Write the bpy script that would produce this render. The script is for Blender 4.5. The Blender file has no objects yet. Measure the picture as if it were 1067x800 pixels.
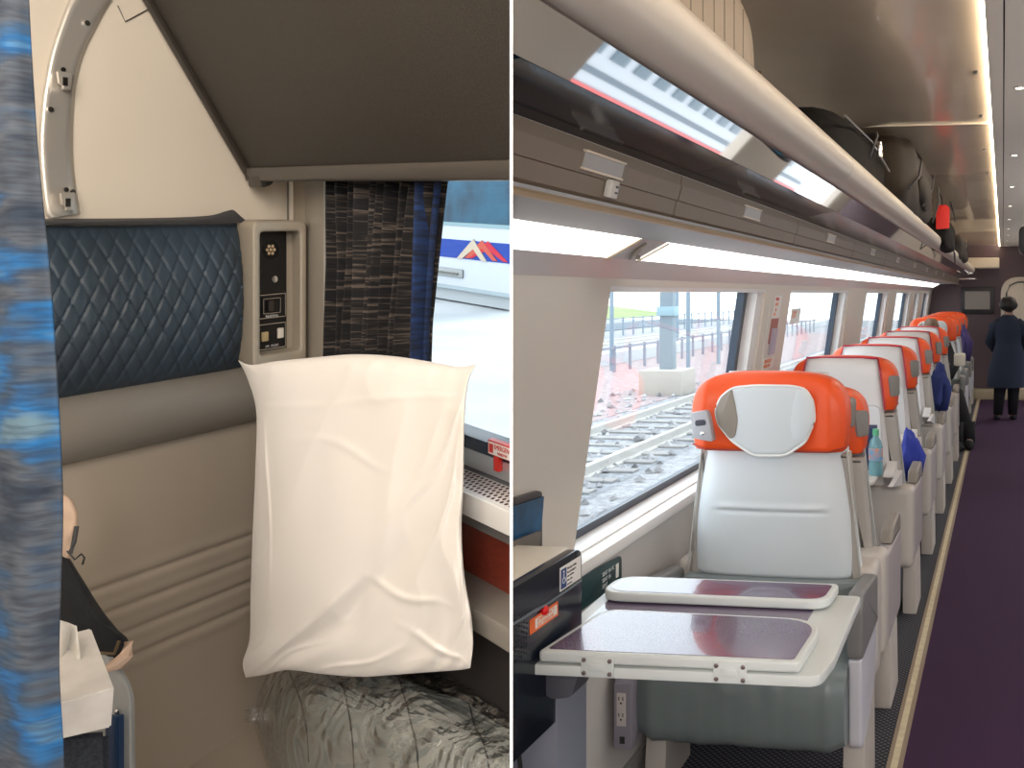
import bpy, bmesh, math, random
from mathutils import Matrix, Vector, noise

# ------------------------------------------------------------------ camera, world, exposure
TH = math.radians(8.25)                      # the coach runs along +Y, the camera looks a little to its left
CT, ST = math.cos(TH), math.sin(TH)
EYE = Vector((0, 0, 1.5))
sc = bpy.context.scene
cam = bpy.data.cameras.new('camera')
camo = bpy.data.objects.new('camera', cam)
sc.collection.objects.link(camo)
cam.sensor_width = 36
cam.lens = 36 * 1000 / 1067
cam.shift_x = -(900 - 533.5) / 1067
cam.shift_y = -(400 - 306) / 1067
cam.clip_start = 0.02
camo.location = EYE
camo.rotation_euler = (math.pi / 2, 0, TH)
sc.camera = camo

w = bpy.data.worlds.new('overcast sky')
sc.world = w
w.use_nodes = True
bg = w.node_tree.nodes['Background']
bg.inputs['Color'].default_value = (0.88, 0.94, 1.0, 1)
bg.inputs['Strength'].default_value = 3.8
sc.view_settings.view_transform = 'Standard'
sc.view_settings.look = 'None'
sc.view_settings.gamma = 1
sc.view_settings.exposure = 0.0
sc.view_settings.use_curve_mapping = False


def area(name, loc, target, size, power, col, sy=None):
    l = bpy.data.lights.new(name, 'AREA')
    l.energy = power
    l.color = col
    l.shape = 'RECTANGLE'
    l.size = size
    l.size_y = sy or size
    o = bpy.data.objects.new(name, l)
    sc.collection.objects.link(o)
    o.location = loc
    o.rotation_euler = (Vector(target) - Vector(loc)).to_track_quat('-Z', 'Y').to_euler()
    return o


# compartment ceiling lamp (left side) and added unseen coach fill light behind the camera
area('compartment_lamp', (-0.80, 0.35, 2.15), (-1.35, 1.2, 1.0), 0.5, 9, (1.0, 0.86, 0.70))
area('coach_fill', (0.45, -0.9, 2.12), (-0.7, 3.0, 0.9), 1.2, 74, (1.0, 0.95, 0.90))
for yy in (3.2, 6.2, 9.2, 12.2):
    area('aisle_fill', (0.75, yy, 2.14), (0.35, yy, 0.0), 0.5, 16, (1.0, 0.90, 0.80), 2.2)  # added fill lights along the coach, no fittings there

# ------------------------------------------------------------------ frames
MC = Matrix.Translation(EYE) @ Matrix.Rotation(TH, 4, 'Z')      # right / forward / up of the viewer
A = Vector((-.3, -1, -.081)); A /= math.hypot(A.x, A.y)         # along the compartment seat back, towards the viewer
B = Vector((1.15, -1, -.116)); B /= math.hypot(B.x, B.y)        # along the compartment window wall
C0 = Vector((-.592 * 2, 2, 0))                                   # the compartment's corner
ML = MC @ Matrix(((B.x, A.x, 0, C0.x), (B.y, A.y, 0, C0.y), (B.z, A.z, 1, 0), (0, 0, 0, 1)))  # (s, t, z)
I4 = Matrix.Identity(4)
random.seed(4)


def ray(px, py):
    return Vector(((px - 900) / 1000, 1, (306 - py) / 1000))


def rw(px, py):
    return MC.to_3x3() @ ray(px, py)


def LT(px, py, t=0.0):                       # a point on the compartment plane t = const -> (s, t, z)
    m = Matrix((B.xyz, (0, 0, 1), -ray(px, py))).transposed()
    s, z, d = m.inverted() @ (-(C0 + A * t))
    return Vector((s, t, z))


def LS(px, py, s=0.0):                       # ... on the plane s = const
    m = Matrix((A.xyz, (0, 0, 1), -ray(px, py))).transposed()
    t, z, d = m.inverted() @ (-(C0 + B * s))
    return Vector((s, t, z))


def PD(px, py, d):                           # viewer frame point at depth d
    return ray(px, py) * d


def RX(px, py, X):
    r = rw(px, py)
    return EYE + r * (X / r.x)


def RZ(px, py, Z):
    r = rw(px, py)
    return EYE + r * ((Z - 1.5) / r.z)


# ------------------------------------------------------------------ mesh helpers
WM = {}


def clip(bm, M, side):
    """cut a mesh (in world after M) at the partition between compartment ('L') and coach ('R')"""
    r = rw(532.2 if side == 'L' else 533.4, 306)
    n = Vector((r.y, -r.x, 0)).normalized()            # points to the coach side
    if side == 'R':
        n = -n
    bmesh.ops.bisect_plane(bm, geom=bm.verts[:] + bm.edges[:] + bm.faces[:], plane_co=EYE, plane_no=n, clear_outer=True)


def obj(name, bm, mat, parent=None, M=None, cl=None, ang=35, smooth=True):
    if M is not None:
        bmesh.ops.transform(bm, matrix=M, verts=bm.verts)
    if cl:
        clip(bm, I4, cl)
    if parent is not None:
        inv = WM[parent.name].inverted()
        W = WM[parent.name]
        bmesh.ops.transform(bm, matrix=inv, verts=bm.verts)
    else:
        xs = [v.co for v in bm.verts]
        if xs:
            lo = Vector((min(c[i] for c in xs) for i in range(3)))
            hi = Vector((max(c[i] for c in xs) for i in range(3)))
            W = Matrix.Translation(((lo.x + hi.x) / 2, (lo.y + hi.y) / 2, lo.z))
        else:
            W = Matrix.Identity(4)
        bmesh.ops.transform(bm, matrix=W.inverted(), verts=bm.verts)
    bmesh.ops.recalc_face_normals(bm, faces=bm.faces)
    me = bpy.data.meshes.new(name)
    bm.to_mesh(me)
    bm.free()
    if mat is not None:
        me.materials.append(mat)
    if smooth:
        for p in me.polygons:
            p.use_smooth = True
        me.set_sharp_from_angle(angle=math.radians(ang))
    o = bpy.data.objects.new(name, me)
    sc.collection.objects.link(o)
    if parent is not None:
        o.parent = parent
    else:
        o.location = W.translation
    WM[o.name] = W.copy()
    return o


def thing(name, loc, label, cat, group=None, rz=0):
    o = bpy.data.objects.new(name, None)
    sc.collection.objects.link(o)
    o.location = loc
    o.rotation_euler = (0, 0, rz)
    o.empty_display_size = 0.05
    WM[o.name] = Matrix.Translation(loc) @ Matrix.Rotation(rz, 4, 'Z')
    return tag(o, label, cat, group)


def tag(o, label=None, cat=None, group=None, kind=None):
    if label: o['label'] = label
    if cat: o['category'] = cat
    if group: o['group'] = group
    if kind: o['kind'] = kind
    return o


def struct(o, label=None):
    o['kind'] = 'structure'
    if label: o['label'] = label
    return o


def dup(root, loc, rz=0, label=None, group=None):
    def cp(o, par):
        c = o.copy()
        sc.collection.objects.link(c)
        c.parent = par
        WM[c.name] = I4
        for ch in list(o.children):
            cp(ch, c)
        return c
    c = cp(root, None)
    c.location = loc
    c.rotation_euler = (0, 0, rz)
    if label: c['label'] = label
    if group: c['group'] = group
    WM[c.name] = Matrix.Translation(loc) @ Matrix.Rotation(rz, 4, 'Z')
    for ch in c.children:
        WM[ch.name] = WM[c.name]
    return c


def new(): return bmesh.new()


def add(bm, other, M=None):
    me = bpy.data.meshes.new('tmp')
    if M is not None:
        bmesh.ops.transform(other, matrix=M, verts=other.verts)
    other.to_mesh(me)
    other.free()
    bm.from_mesh(me)
    bpy.data.meshes.remove(me)
    return bm


def box(x0, x1, y0, y1, z0, z1, r=0.0, seg=2):
    bm = new()
    bmesh.ops.create_cube(bm, size=1)
    for v in bm.verts:
        v.co = ((x0 + x1) / 2 + v.co.x * (x1 - x0), (y0 + y1) / 2 + v.co.y * (y1 - y0), (z0 + z1) / 2 + v.co.z * (z1 - z0))
    if r > 0:
        bmesh.ops.bevel(bm, geom=bm.edges[:] + bm.verts[:], offset=r, segments=seg, profile=0.6, affect='EDGES')
    return bm


def prism(pts, h0, h1, axis='y', r=0.0, seg=2):
    """polygon pts in the plane across axis, extruded from h0 to h1"""
    bm = new()
    def P(a, b, h):
        return {'x': (h, a, b), 'y': (a, h, b), 'z': (a, b, h)}[axis]
    lo = [bm.verts.new(P(a, b, h0)) for a, b in pts]
    hi = [bm.verts.new(P(a, b, h1)) for a, b in pts]
    n = len(pts)
    bm.faces.new(lo); bm.faces.new(hi[::-1])
    for i in range(n):
        bm.faces.new((lo[i], lo[(i + 1) % n], hi[(i + 1) % n], hi[i]))
    bmesh.ops.recalc_face_normals(bm, faces=bm.faces)
    if r > 0:
        bm.edges.ensure_lookup_table()
        caps = [e for e in bm.edges if (e.verts[0] in lo and e.verts[1] in lo) or (e.verts[0] in hi and e.verts[1] in hi)]
        bmesh.ops.bevel(bm, geom=caps, offset=r, segments=seg, profile=0.6, affect='EDGES')
    return bm


def rounded(pts, r, n=5):
    """round the corners of a polygon (list of 2-tuples); r number or list"""
    out = []
    m = len(pts)
    for i in range(m):
        p0, p, p1 = Vector(pts[i - 1]), Vector(pts[i]), Vector(pts[(i + 1) % m])
        rr = r[i] if isinstance(r, (list, tuple)) else r
        a, b = (p0 - p), (p1 - p)
        rr = min(rr, a.length * .48, b.length * .48)
        if rr <= 1e-6:
            out.append(tuple(p)); continue
        a = p + a.normalized() * rr; b = p + b.normalized() * rr
        for k in range(n + 1):
            t = k / n
            q = a * (1 - t) ** 2 + p * 2 * t * (1 - t) + b * t * t
            out.append(tuple(q))
    return out


def surf(f, nu, nv, cu=False, cv=False):
    bm = new()
    g = [[bm.verts.new(f(i / (nu if cu else nu - 1), j / (nv if cv else nv - 1))) for j in range(nv)] for i in range(nu)]
    for i in range(nu if cu else nu - 1):
        for j in range(nv if cv else nv - 1):
            try:
                bm.faces.new((g[i][j], g[(i + 1) % nu][j], g[(i + 1) % nu][(j + 1) % nv], g[i][(j + 1) % nv]))
            except ValueError:
                pass
    return bm


def tube(pts, r, n=8, cap=True):
    pts = [Vector(p) for p in pts]
    bm = new()
    rings = []
    m = len(pts)
    up = Vector((0, 0, 1))
    for i, p in enumerate(pts):
        d = (pts[min(i + 1, m - 1)] - pts[max(i - 1, 0)])
        if d.length < 1e-9: d = Vector((0, 0, 1))
        d.normalize()
        u = up if abs(d.dot(up)) < .95 else Vector((1, 0, 0))
        a = d.cross(u).normalized(); b = d.cross(a)
        rr = r[i] if isinstance(r, (list, tuple)) else r
        rings.append([bm.verts.new(p + (a * math.cos(2 * math.pi * k / n) + b * math.sin(2 * math.pi * k / n)) * rr) for k in range(n)])
    for i in range(m - 1):
        for k in range(n):
            bm.faces.new((rings[i][k], rings[i][(k + 1) % n], rings[i + 1][(k + 1) % n], rings[i + 1][k]))
    if cap:
        bm.faces.new(rings[0][::-1]); bm.faces.new(rings[-1])
    return bm


def lathe(prof, n=20, M=None):
    bm = surf(lambda u, v: Vector((0, 0, 0)), 2, 2)
    bm.free()
    bm = new()
    rings = []
    for r, z in prof:
        rings.append([bm.verts.new((r * math.cos(2 * math.pi * k / n), r * math.sin(2 * math.pi * k / n), z)) for k in range(n)])
    for i in range(len(rings) - 1):
        for k in range(n):
            bm.faces.new((rings[i][k], rings[i][(k + 1) % n], rings[i + 1][(k + 1) % n], rings[i + 1][k]))
    bm.faces.new(rings[0][::-1]); bm.faces.new(rings[-1])
    if M is not None: bmesh.ops.transform(bm, matrix=M, verts=bm.verts)
    return bm


def frame_at(o, x, y, z=None):
    """matrix whose local X runs along x, local Y along y, local Z is the normal"""
    x = Vector(x).normalized(); y = Vector(y)
    n = x.cross(y).normalized(); y = n.cross(x)
    return Matrix(((x.x, y.x, n.x, o[0]), (x.y, y.y, n.y, o[1]), (x.z, y.z, n.z, o[2]), (0, 0, 0, 1)))


def textbm(s, size, ext=0.0004, align='LEFT'):
    cu = bpy.data.curves.new('t', 'FONT')
    cu.body = s; cu.size = size; cu.extrude = ext; cu.align_x = align; cu.align_y = 'CENTER'
    cu.resolution_u = 2
    o = bpy.data.objects.new('t', cu)
    me = bpy.data.meshes.new_from_object(o)
    bm = new(); bm.from_mesh(me)
    bpy.data.objects.remove(o); bpy.data.curves.remove(cu); bpy.data.meshes.remove(me)
    return bm


def lerp(a, b, t): return a + (b - a) * t


def poly(pts, x):
    """piecewise-linear with smooth interpolation through (x, value...) points; x in [0,1] over index"""
    n = len(pts) - 1
    f = max(0, min(.99999, x)) * n
    i = int(f); t = f - i
    p0 = Vector(pts[max(i - 1, 0)]); p1 = Vector(pts[i]); p2 = Vector(pts[i + 1]); p3 = Vector(pts[min(i + 2, n)])
    return 0.5 * ((2 * p1) + (p2 - p0) * t + (2 * p0 - 5 * p1 + 4 * p2 - p3) * t * t + (3 * p1 - p0 - 3 * p2 + p3) * t ** 3)


# ------------------------------------------------------------------ materials
MATS = {}


def mat(name, col, rough=.5, metal=0., spec=.5, var=0., vs=40., bump=0., bs=120., emit=None, es=0., trans=0., coat=0., sheen=0., stretch=None, col2=None, dist=.002):
    if name in MATS: return MATS[name]
    m = bpy.data.materials.new(name)
    m.use_nodes = True
    nt = m.node_tree
    p = nt.nodes['Principled BSDF']
    p.inputs['Base Color'].default_value = (*col, 1)
    p.inputs['Roughness'].default_value = rough
    p.inputs['Metallic'].default_value = metal
    p.inputs['Specular IOR Level'].default_value = spec
    p.inputs['Coat Weight'].default_value = coat
    p.inputs['Sheen Weight'].default_value = sheen
    p.inputs['Transmission Weight'].default_value = trans
    if emit:
        p.inputs['Emission Color'].default_value = (*emit, 1)
        p.inputs['Emission Strength'].default_value = es
    tc = mp = None
    if var or bump or col2:
        tc = nt.nodes.new('ShaderNodeTexCoord'); mp = nt.nodes.new('ShaderNodeMapping')
        nt.links.new(tc.outputs['Object'], mp.inputs['Vector'])
        if stretch: mp.inputs['Scale'].default_value = stretch
    if var or col2:
        n = nt.nodes.new('ShaderNodeTexNoise'); n.inputs['Scale'].default_value = vs; n.inputs['Detail'].default_value = 4
        nt.links.new(mp.outputs[0], n.inputs['Vector'])
        r = nt.nodes.new('ShaderNodeValToRGB')
        c2 = col2 if col2 else tuple(max(0, c * (1 - var)) for c in col)
        c1 = col if col2 else tuple(min(1, c * (1 + var)) for c in col)
        r.color_ramp.elements[0].position = .35; r.color_ramp.elements[1].position = .65
        r.color_ramp.elements[0].color = (*c2, 1); r.color_ramp.elements[1].color = (*c1, 1)
        nt.links.new(n.outputs['Fac'], r.inputs['Fac'])
        nt.links.new(r.outputs['Color'], p.inputs['Base Color'])
    if bump:
        n2 = nt.nodes.new('ShaderNodeTexNoise'); n2.inputs['Scale'].default_value = bs; n2.inputs['Detail'].default_value = 3
        nt.links.new(mp.outputs[0], n2.inputs['Vector'])
        b = nt.nodes.new('ShaderNodeBump'); b.inputs['Strength'].default_value = bump; b.inputs['Distance'].default_value = dist
        nt.links.new(n2.outputs['Fac'], b.inputs['Height']); nt.links.new(b.outputs[0], p.inputs['Normal'])
    MATS[name] = m
    return m


def glow(name, col, s):
    m = bpy.data.materials.new(name); m.use_nodes = True
    nt = m.node_tree; nt.nodes.remove(nt.nodes['Principled BSDF'])
    e = nt.nodes.new('ShaderNodeEmission'); e.inputs[0].default_value = (*col, 1); e.inputs[1].default_value = s
    nt.links.new(e.outputs[0], nt.nodes['Material Output'].inputs[0])
    return m


def glass(name, tint=(.96, .99, 1.0), refl=.05, haze=0.0):
    m = bpy.data.materials.new(name); m.use_nodes = True
    nt = m.node_tree; nt.nodes.remove(nt.nodes['Principled BSDF'])
    t = nt.nodes.new('ShaderNodeBsdfTransparent'); t.inputs[0].default_value = (*tint, 1)
    g = nt.nodes.new('ShaderNodeBsdfGlossy'); g.inputs['Roughness'].default_value = .03
    lw = nt.nodes.new('ShaderNodeLayerWeight'); lw.inputs[0].default_value = .5
    f = nt.nodes.new('ShaderNodeMath'); f.operation = 'POWER'; f.inputs[1].default_value = 5
    nt.links.new(lw.outputs['Facing'], f.inputs[0])
    f2 = nt.nodes.new('ShaderNodeMath'); f2.operation = 'MULTIPLY_ADD'; f2.inputs[1].default_value = .6; f2.inputs[2].default_value = refl
    nt.links.new(f.outputs[0], f2.inputs[0])
    mx = nt.nodes.new('ShaderNodeMixShader')
    nt.links.new(f2.outputs[0], mx.inputs[0]); nt.links.new(t.outputs[0], mx.inputs[1]); nt.links.new(g.outputs[0], mx.inputs[2])
    nt.links.new(mx.outputs[0], nt.nodes['Material Output'].inputs[0])
    return m


def dots(name, base, dot, scale, rad, rough=.9, holes=True, uvw='Object'):
    """regular dotted weave / perforation, from the fractional part of object coordinates"""
    m = bpy.data.materials.new(name); m.use_nodes = True
    nt = m.node_tree; p = nt.nodes['Principled BSDF']; p.inputs['Roughness'].default_value = rough
    tc = nt.nodes.new('ShaderNodeTexCoord'); mp = nt.nodes.new('ShaderNodeMapping')
    mp.inputs['Scale'].default_value = scale; mp.inputs['Rotation'].default_value = (0, 0, math.radians(45))
    v = nt.nodes.new('ShaderNodeTexVoronoi'); v.inputs['Randomness'].default_value = 0; v.inputs['Scale'].default_value = 1; v.voronoi_dimensions = '2D'
    nt.links.new(tc.outputs[uvw], mp.inputs[0]); nt.links.new(mp.outputs[0], v.inputs['Vector'])
    r = nt.nodes.new('ShaderNodeValToRGB')
    r.color_ramp.elements[0].position = rad; r.color_ramp.elements[0].color = (*dot, 1)
    r.color_ramp.elements[1].position = rad + .08; r.color_ramp.elements[1].color = (*base, 1)
    nt.links.new(v.outputs['Distance'], r.inputs[0]); nt.links.new(r.outputs[0], p.inputs['Base Color'])
    return m


cream = mat('cream wall laminate', (.72, .64, .53), .5, var=.03, vs=3)
taupe = mat('taupe vinyl', (.37, .315, .255), .42, bump=.25, bs=700, dist=.0006)
taupe_d = mat('dark taupe vinyl', (.22, .20, .175), .38, bump=.25, bs=700, dist=.0006)
quilt = mat('quilted navy vinyl', (.040, .062, .088), .44, spec=.4, bump=.2, bs=700, dist=.0005, col2=(.030, .044, .060), vs=5)
charcoal = mat('charcoal vinyl', (.045, .045, .05), .6, bump=.2, bs=300)
bunkm = mat('dark brown berth laminate', (.030, .025, .020), .6, spec=.35, var=.35, vs=420, bump=.15, bs=400)
bunke = mat('dark berth edge', (.035, .028, .022), .45)
steel = mat('brushed steel', (.70, .66, .60), .36, metal=.7, bump=.15, bs=60, stretch=(1, 1, 12), dist=.0005)
chrome = mat('bright chrome', (.75, .75, .74), .15, metal=1.)
dkmetal = mat('dark steel', (.16, .15, .14), .35, metal=1.)
plast_b = mat('beige console plastic', (.36, .31, .245), .42)
black = mat('black plastic', (.008, .008, .009), .35)
blackgl = mat('gloss black panel', (.006, .010, .020), .16, spec=.35)
white = mat('white plastic', (.72, .74, .76), .35)
lightgrey = mat('light grey plastic', (.50, .50, .52), .4)
pillowm = mat('white cotton pillowcase', (.755, .712, .665), .9, bump=.15, bs=900, sheen=.2, dist=.0004)
maroon = mat('maroon laminate', (.27, .045, .025), .45, var=.15, vs=60, stretch=(1, 1, 6))
whitemetal = mat('white painted metal', (.70, .69, .67), .35)
leather = mat('grey leather', (.62, .66, .69), .42, bump=.18, bs=260, dist=.0008)
leather_d = mat('slate green leather', (.16, .19, .19), .34, bump=.2, bs=200, dist=.001)
taupel = mat('warm grey leather side', (.36, .335, .305), .5, bump=.18, bs=260, dist=.0008)
orange = mat('orange red leather', (.80, .085, .012), .42, bump=.12, bs=260, dist=.0008)
magenta = mat('crimson seat edge', (.42, .015, .045), .4)
shellw = mat('white seat shell', (.64, .62, .62), .35)
shellb = mat('warm beige seat shell', (.50, .455, .415), .42)
armpad = mat('grey arm pad', (.20, .195, .19), .42)
wallm = mat('beige coach wall', (.68, .62, .54), .55, bump=.05, bs=400)
wallg = mat('grey beige lower wall', (.56, .53, .50), .5)
fasc = mat('taupe rack fascia', (.165, .125, .085), .42)
navygl = mat('gloss navy panel', (.006, .013, .026), .10, spec=.25)
mirror = mat('mirror rack underside', (.72, .70, .68), .03, metal=1.)
railm = mat('beige rack lip', (.50, .45, .385), .38)
ceilm = mat('gloss champagne ceiling', (.60, .50, .39), .24, metal=.25, var=.06, vs=2, coat=.4)
ceilw = mat('pale ceiling panel', (.76, .69, .60), .45)
glossw = mat('gloss off white strip', (.62, .60, .58), .32, coat=.1)
glossb = mat('satin grey blue strip', (.33, .33, .34), .45, spec=.3)
gasket = mat('dark window gasket', (.02, .035, .06), .35)
ledgem = mat('white ledge', (.78, .76, .74), .35)
tabtop = mat('purple grey tabletop', (.125, .085, .16), .16, coat=.6, var=.08, vs=300)
tabrim = mat('pale table rim', (.66, .69, .68), .35)
screwm = mat('screw metal', (.30, .24, .24), .3, metal=1.)
carpet = mat('purple aisle carpet', (.034, .007, .040), .95, var=.3, vs=500, bump=.5, bs=500)
carpet2 = dots('dotted seat carpet', (.012, .012, .02), (.10, .095, .11), (60, 60, 60), .30, .9)
stripm = mat('cream floor strip', (.62, .53, .36), .5, var=.1, vs=30)
strips = mat('bronze strip edge', (.28, .21, .15), .4)
endm = mat('plum end wall', (.10, .065, .075), .6)
diffm = glow('lit diffuser', (1.0, .95, .90), 3.2)
covem = glow('lit cove', (1.0, .82, .60), 24)
downm = glow('lit downlight', (1.0, .90, .78), 9.0)
panem = glass('window pane')
redp = mat('red enamel', (.62, .03, .02), .4)
redf = mat('red tag', (.95, .03, .02), .5)
paper = mat('white paper', (.80, .78, .74), .8)
redtx = mat('red print', (.6, .04, .03), .6)
ortx = mat('orange print', (.85, .22, .04), .6)
bluetx = mat('blue print', (.02, .06, .20), .6)
blacktx = mat('black print', (.02, .02, .02), .6)
whitetx = mat('white print', (.8, .8, .8), .6)

# ------------------------------------------------------------------ the two rooms: shells
PL = rw(532.8, 306); PK = Vector((PL.x, PL.y, 0)).normalized()     # direction of the partition on plan
pn = Vector((PK.y, -PK.x, 0))
part_bm = new()
a0 = .80; a1 = 2.55
def pq(d, s): return Vector((0, 0, 0)) + PK * d + pn * s
for zz in (0,):
    vs_ = [pq(a0, -.0011), pq(a0, .0011), pq(a1, .0022), pq(a1, -.0022)]
    lo_ = [part_bm.verts.new((v.x, v.y, 0)) for v in vs_]; hi_ = [part_bm.verts.new((v.x, v.y, 2.4)) for v in vs_]
    part_bm.faces.new(lo_); part_bm.faces.new(hi_[::-1])
    for i in range(4): part_bm.faces.new((lo_[i], lo_[(i + 1) % 4], hi_[(i + 1) % 4], hi_[i]))
struct(obj('wall_partition', part_bm, mat('white partition', (.85, .85, .85), .5), smooth=False))

# compartment: seat-back wall, window wall, ceiling
struct(obj('wall_compartment_rear', box(-.06, -.012, -.02, 3.4, -1.55, .85, 0), cream, M=ML, cl='L', smooth=False))
# window wall with an opening: pillar, below sill, above window
ws, we, wzb, wzt = .17, 1.6, -.185, .62
g = box(0, ws, -.06, 0, -1.55, .85)
add(g, box(ws, we, -.06, 0, -1.55, -.225)); add(g, box(ws, we, -.06, 0, wzt, .85))
struct(obj('wall_compartment_window', g, cream, M=ML, cl='L', smooth=False))
g = box(.0, 3, -.1, 3.6, .80, .84)
cbm = new()
cp = [(-2.3, -1.55), (-.02, -1.55), (PK.x * .8, PK.y * .8), (PK.x * 2.4, PK.y * 2.4), (-2.0, 2.4)]
lo_ = [cbm.verts.new((x, y, 2.34)) for x, y in cp]; hi_ = [cbm.verts.new((x, y, 2.38)) for x, y in cp]
cbm.faces.new(lo_); cbm.faces.new(hi_[::-1])
for i in range(5): cbm.faces.new((lo_[i], lo_[(i + 1) % 5], hi_[(i + 1) % 5], hi_[i]))
g.free()
struct(obj('ceiling_compartment', cbm, mat('compartment ceiling', (.55, .50, .44), .6), smooth=False))
# pillar cover with a groove
o = obj('trim_1', box(.012, .082, 0, .012, -.9, .60, .003), plast_b, M=ML, cl='L'); struct(o)
o = obj('trim_2', box(.088, .185, 0, .016, -.9, .60, .004), mat('grey beige pillar', (.30, .265, .22), .4), M=ML, cl='L'); struct(o)
# wall seam of the cream panel
o = obj('trim_3', box(-.013, -.009, .012, .016, .1, .8), taupe_d, M=ML); struct(o)

# window 1 of the compartment: frame, pane, sill pieces
wf = box(ws, we, -.05, .003, -.214, -.186, .002)
o = struct(obj('window_compartment', wf, mat('aluminium window frame', (.62, .63, .65), .3, metal=.6), M=ML, cl='L'))
WF = o
obj('gasket', box(ws, we, -.04, .002, -.187, -.166, .002), gasket, WF, M=ML, cl='L')
obj('pane', box(ws, we, -.036, -.032, -.17, wzt), panem, WF, M=ML, cl='L', smooth=False)
obj('sill_step', box(ws, we, -.01, .001, -.245, -.214), mat('shadow grey sill', (.10, .10, .11), .4), WF, M=ML, cl='L')
perf = dots('perforated grille', (.62, .61, .60), (.10, .02, .05), (75, 75, 75), .26, .35)
zt = -.221
gb = box(ws, we, .0, .066, zt - .006, zt, .001)
obj('perforated_grille', gb, whitemetal, WF, M=ML, cl='L')
# its holes: small dark discs sunk in the plate
hb = new()
for i in range(150):
    for j in range(5):
        s_ = .70 + i * .0125 + (j % 2) * .00625; t_ = .009 + j * .0105
        if s_ > .99: continue
        r_ = .0036
        vv = [hb.verts.new((s_ + r_ * math.cos(k * math.pi / 3), t_ + r_ * 1.2 * math.sin(k * math.pi / 3), zt + .0008)) for k in range(6)]
        hb.faces.new(vv)
o = obj('grille_holes', hb, mat('hole dark', (.07, .012, .03), .8), WF, M=ML, cl='L', smooth=False); o['kind'] = 'stuff'
obj('sill_front', box(ws, we, .060, .068, -.253, -.220, .002), whitemetal, WF, M=ML, cl='L')
obj('sill_lower', box(ws, we, .0, .010, -.302, -.262, .002), mat('grey sill', (.33, .32, .31), .35), WF, M=ML, cl='L')
struct(obj('trim_4', box(ws, we, .0, .004, -.40, -.300, .001), maroon, M=ML, cl='L'))
# padded ledge under the window
lg = box(.2, we, .0, .072, -.412, -.378, .008, 3)
o = obj('ledge', lg, taupe_d, M=ML, cl='L'); tag(o, 'taupe padded armrest ledge under the maroon panel by the white pillow', 'ledge')
struct(obj('trim_5', box(.2, we, -.0, .03, -1.3, -.412), mat('black kick panel', (.012, .009, .009), .6), M=ML, cl='L'))

# ------------------------------------------------------------------ compartment seat
zc = -.845
def backf(u, v):
    t_ = lerp(.0, 1.15, u); z_ = lerp(zc - .02, -.236, v)
    s_ = .018 + .012 * math.sin(math.pi * min(1, max(0, (z_ - zc) / .6)))
    for zz in (-.460, -.505, -.550, -.595):
        d_ = abs(z_ - zz)
        s_ -= .0045 * math.exp(-(d_ / .004) ** 2)
        s_ += .0022 * math.exp(-((d_ - .013) / .010) ** 2)
    s_ *= 1 - .75 * math.exp(-(((z_ + .236)) / .012) ** 2) * .8
    return Vector((s_ * min(1, .2 + u * 30), t_, z_))
SEAT = thing('compartment_bench', ML @ Vector((.3, .4, zc)), 'taupe vinyl compartment bench with quilted navy headrest beside the pillow', 'bench')
obj('backrest', surf(backf, 40, 170), taupe, SEAT, M=ML, ang=80)
# bolster between headrest and backrest
def bolf(u, v):
    a_ = lerp(-.1, 1.1, v) * math.pi
    t_ = lerp(.06, 1.15, u)
    return Vector((.002 + .046 * math.sin(a_) + .008, t_, -.186 + .056 * math.cos(a_)))
obj('bolster', surf(bolf, 30, 24), taupe_d, SEAT, M=ML, ang=80)
def quiltf(u, v):
    a_ = v * math.pi
    t_ = lerp(.118, .95, u)
    z_ = lerp(.150, -.135, v)
    f1 = (t_ - .118) / .030 + v * 4.7; f2 = (t_ - .118) / .030 - v * 4.7
    g1 = abs(f1 - round(f1)); g2 = abs(f2 - round(f2))
    dd = 0.0042 * (math.exp(-(g1 / .075) ** 2) + math.exp(-(g2 / .075) ** 2))
    puff = .0020 * (math.cos(2 * math.pi * f1 + math.pi) * .5 + .5) * (math.cos(2 * math.pi * f2 + math.pi) * .5 + .5)
    e = min(1, u * 14)
    edge = math.sqrt(max(0, 1 - (1 - e) ** 2))
    s_ = .012 + .062 * math.sin(a_) ** .62 * edge + (puff - dd) * math.sin(a_) ** .5 * edge
    return Vector((s_, t_ + .010 * (1 - edge) * 0, z_))
obj('quilted_headrest', surf(quiltf, 330, 150), quilt, SEAT, M=ML, ang=80)
# loose cover flap on top of the headrest
fl = [(.112, .150), (.95, .145), (.95, .165), (.46, .163), (.32, .167), (.215, .171), (.175, .185), (.160, .190), (.130, .165)]
def flapf(u, v):
    p_ = poly([(.118, .151), (.126, .156), (.146, .173), (.162, .172), (.20, .163), (.30, .159), (.45, .158), (.95, .156)], u)
    zz = lerp(.150, p_[1], v)
    return Vector((.018 + .010 * math.sin(v * math.pi) + .022 * (1 - v), p_[0], zz))
obj('cover_flap', surf(flapf, 50, 8), charcoal, SEAT, M=ML, ang=80)
cu = box(.01, .62, -.02, 1.2, zc - .14, zc, .02, 3)
obj('seat_cushion', cu, taupe, SEAT, M=ML, cl='L')
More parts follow.
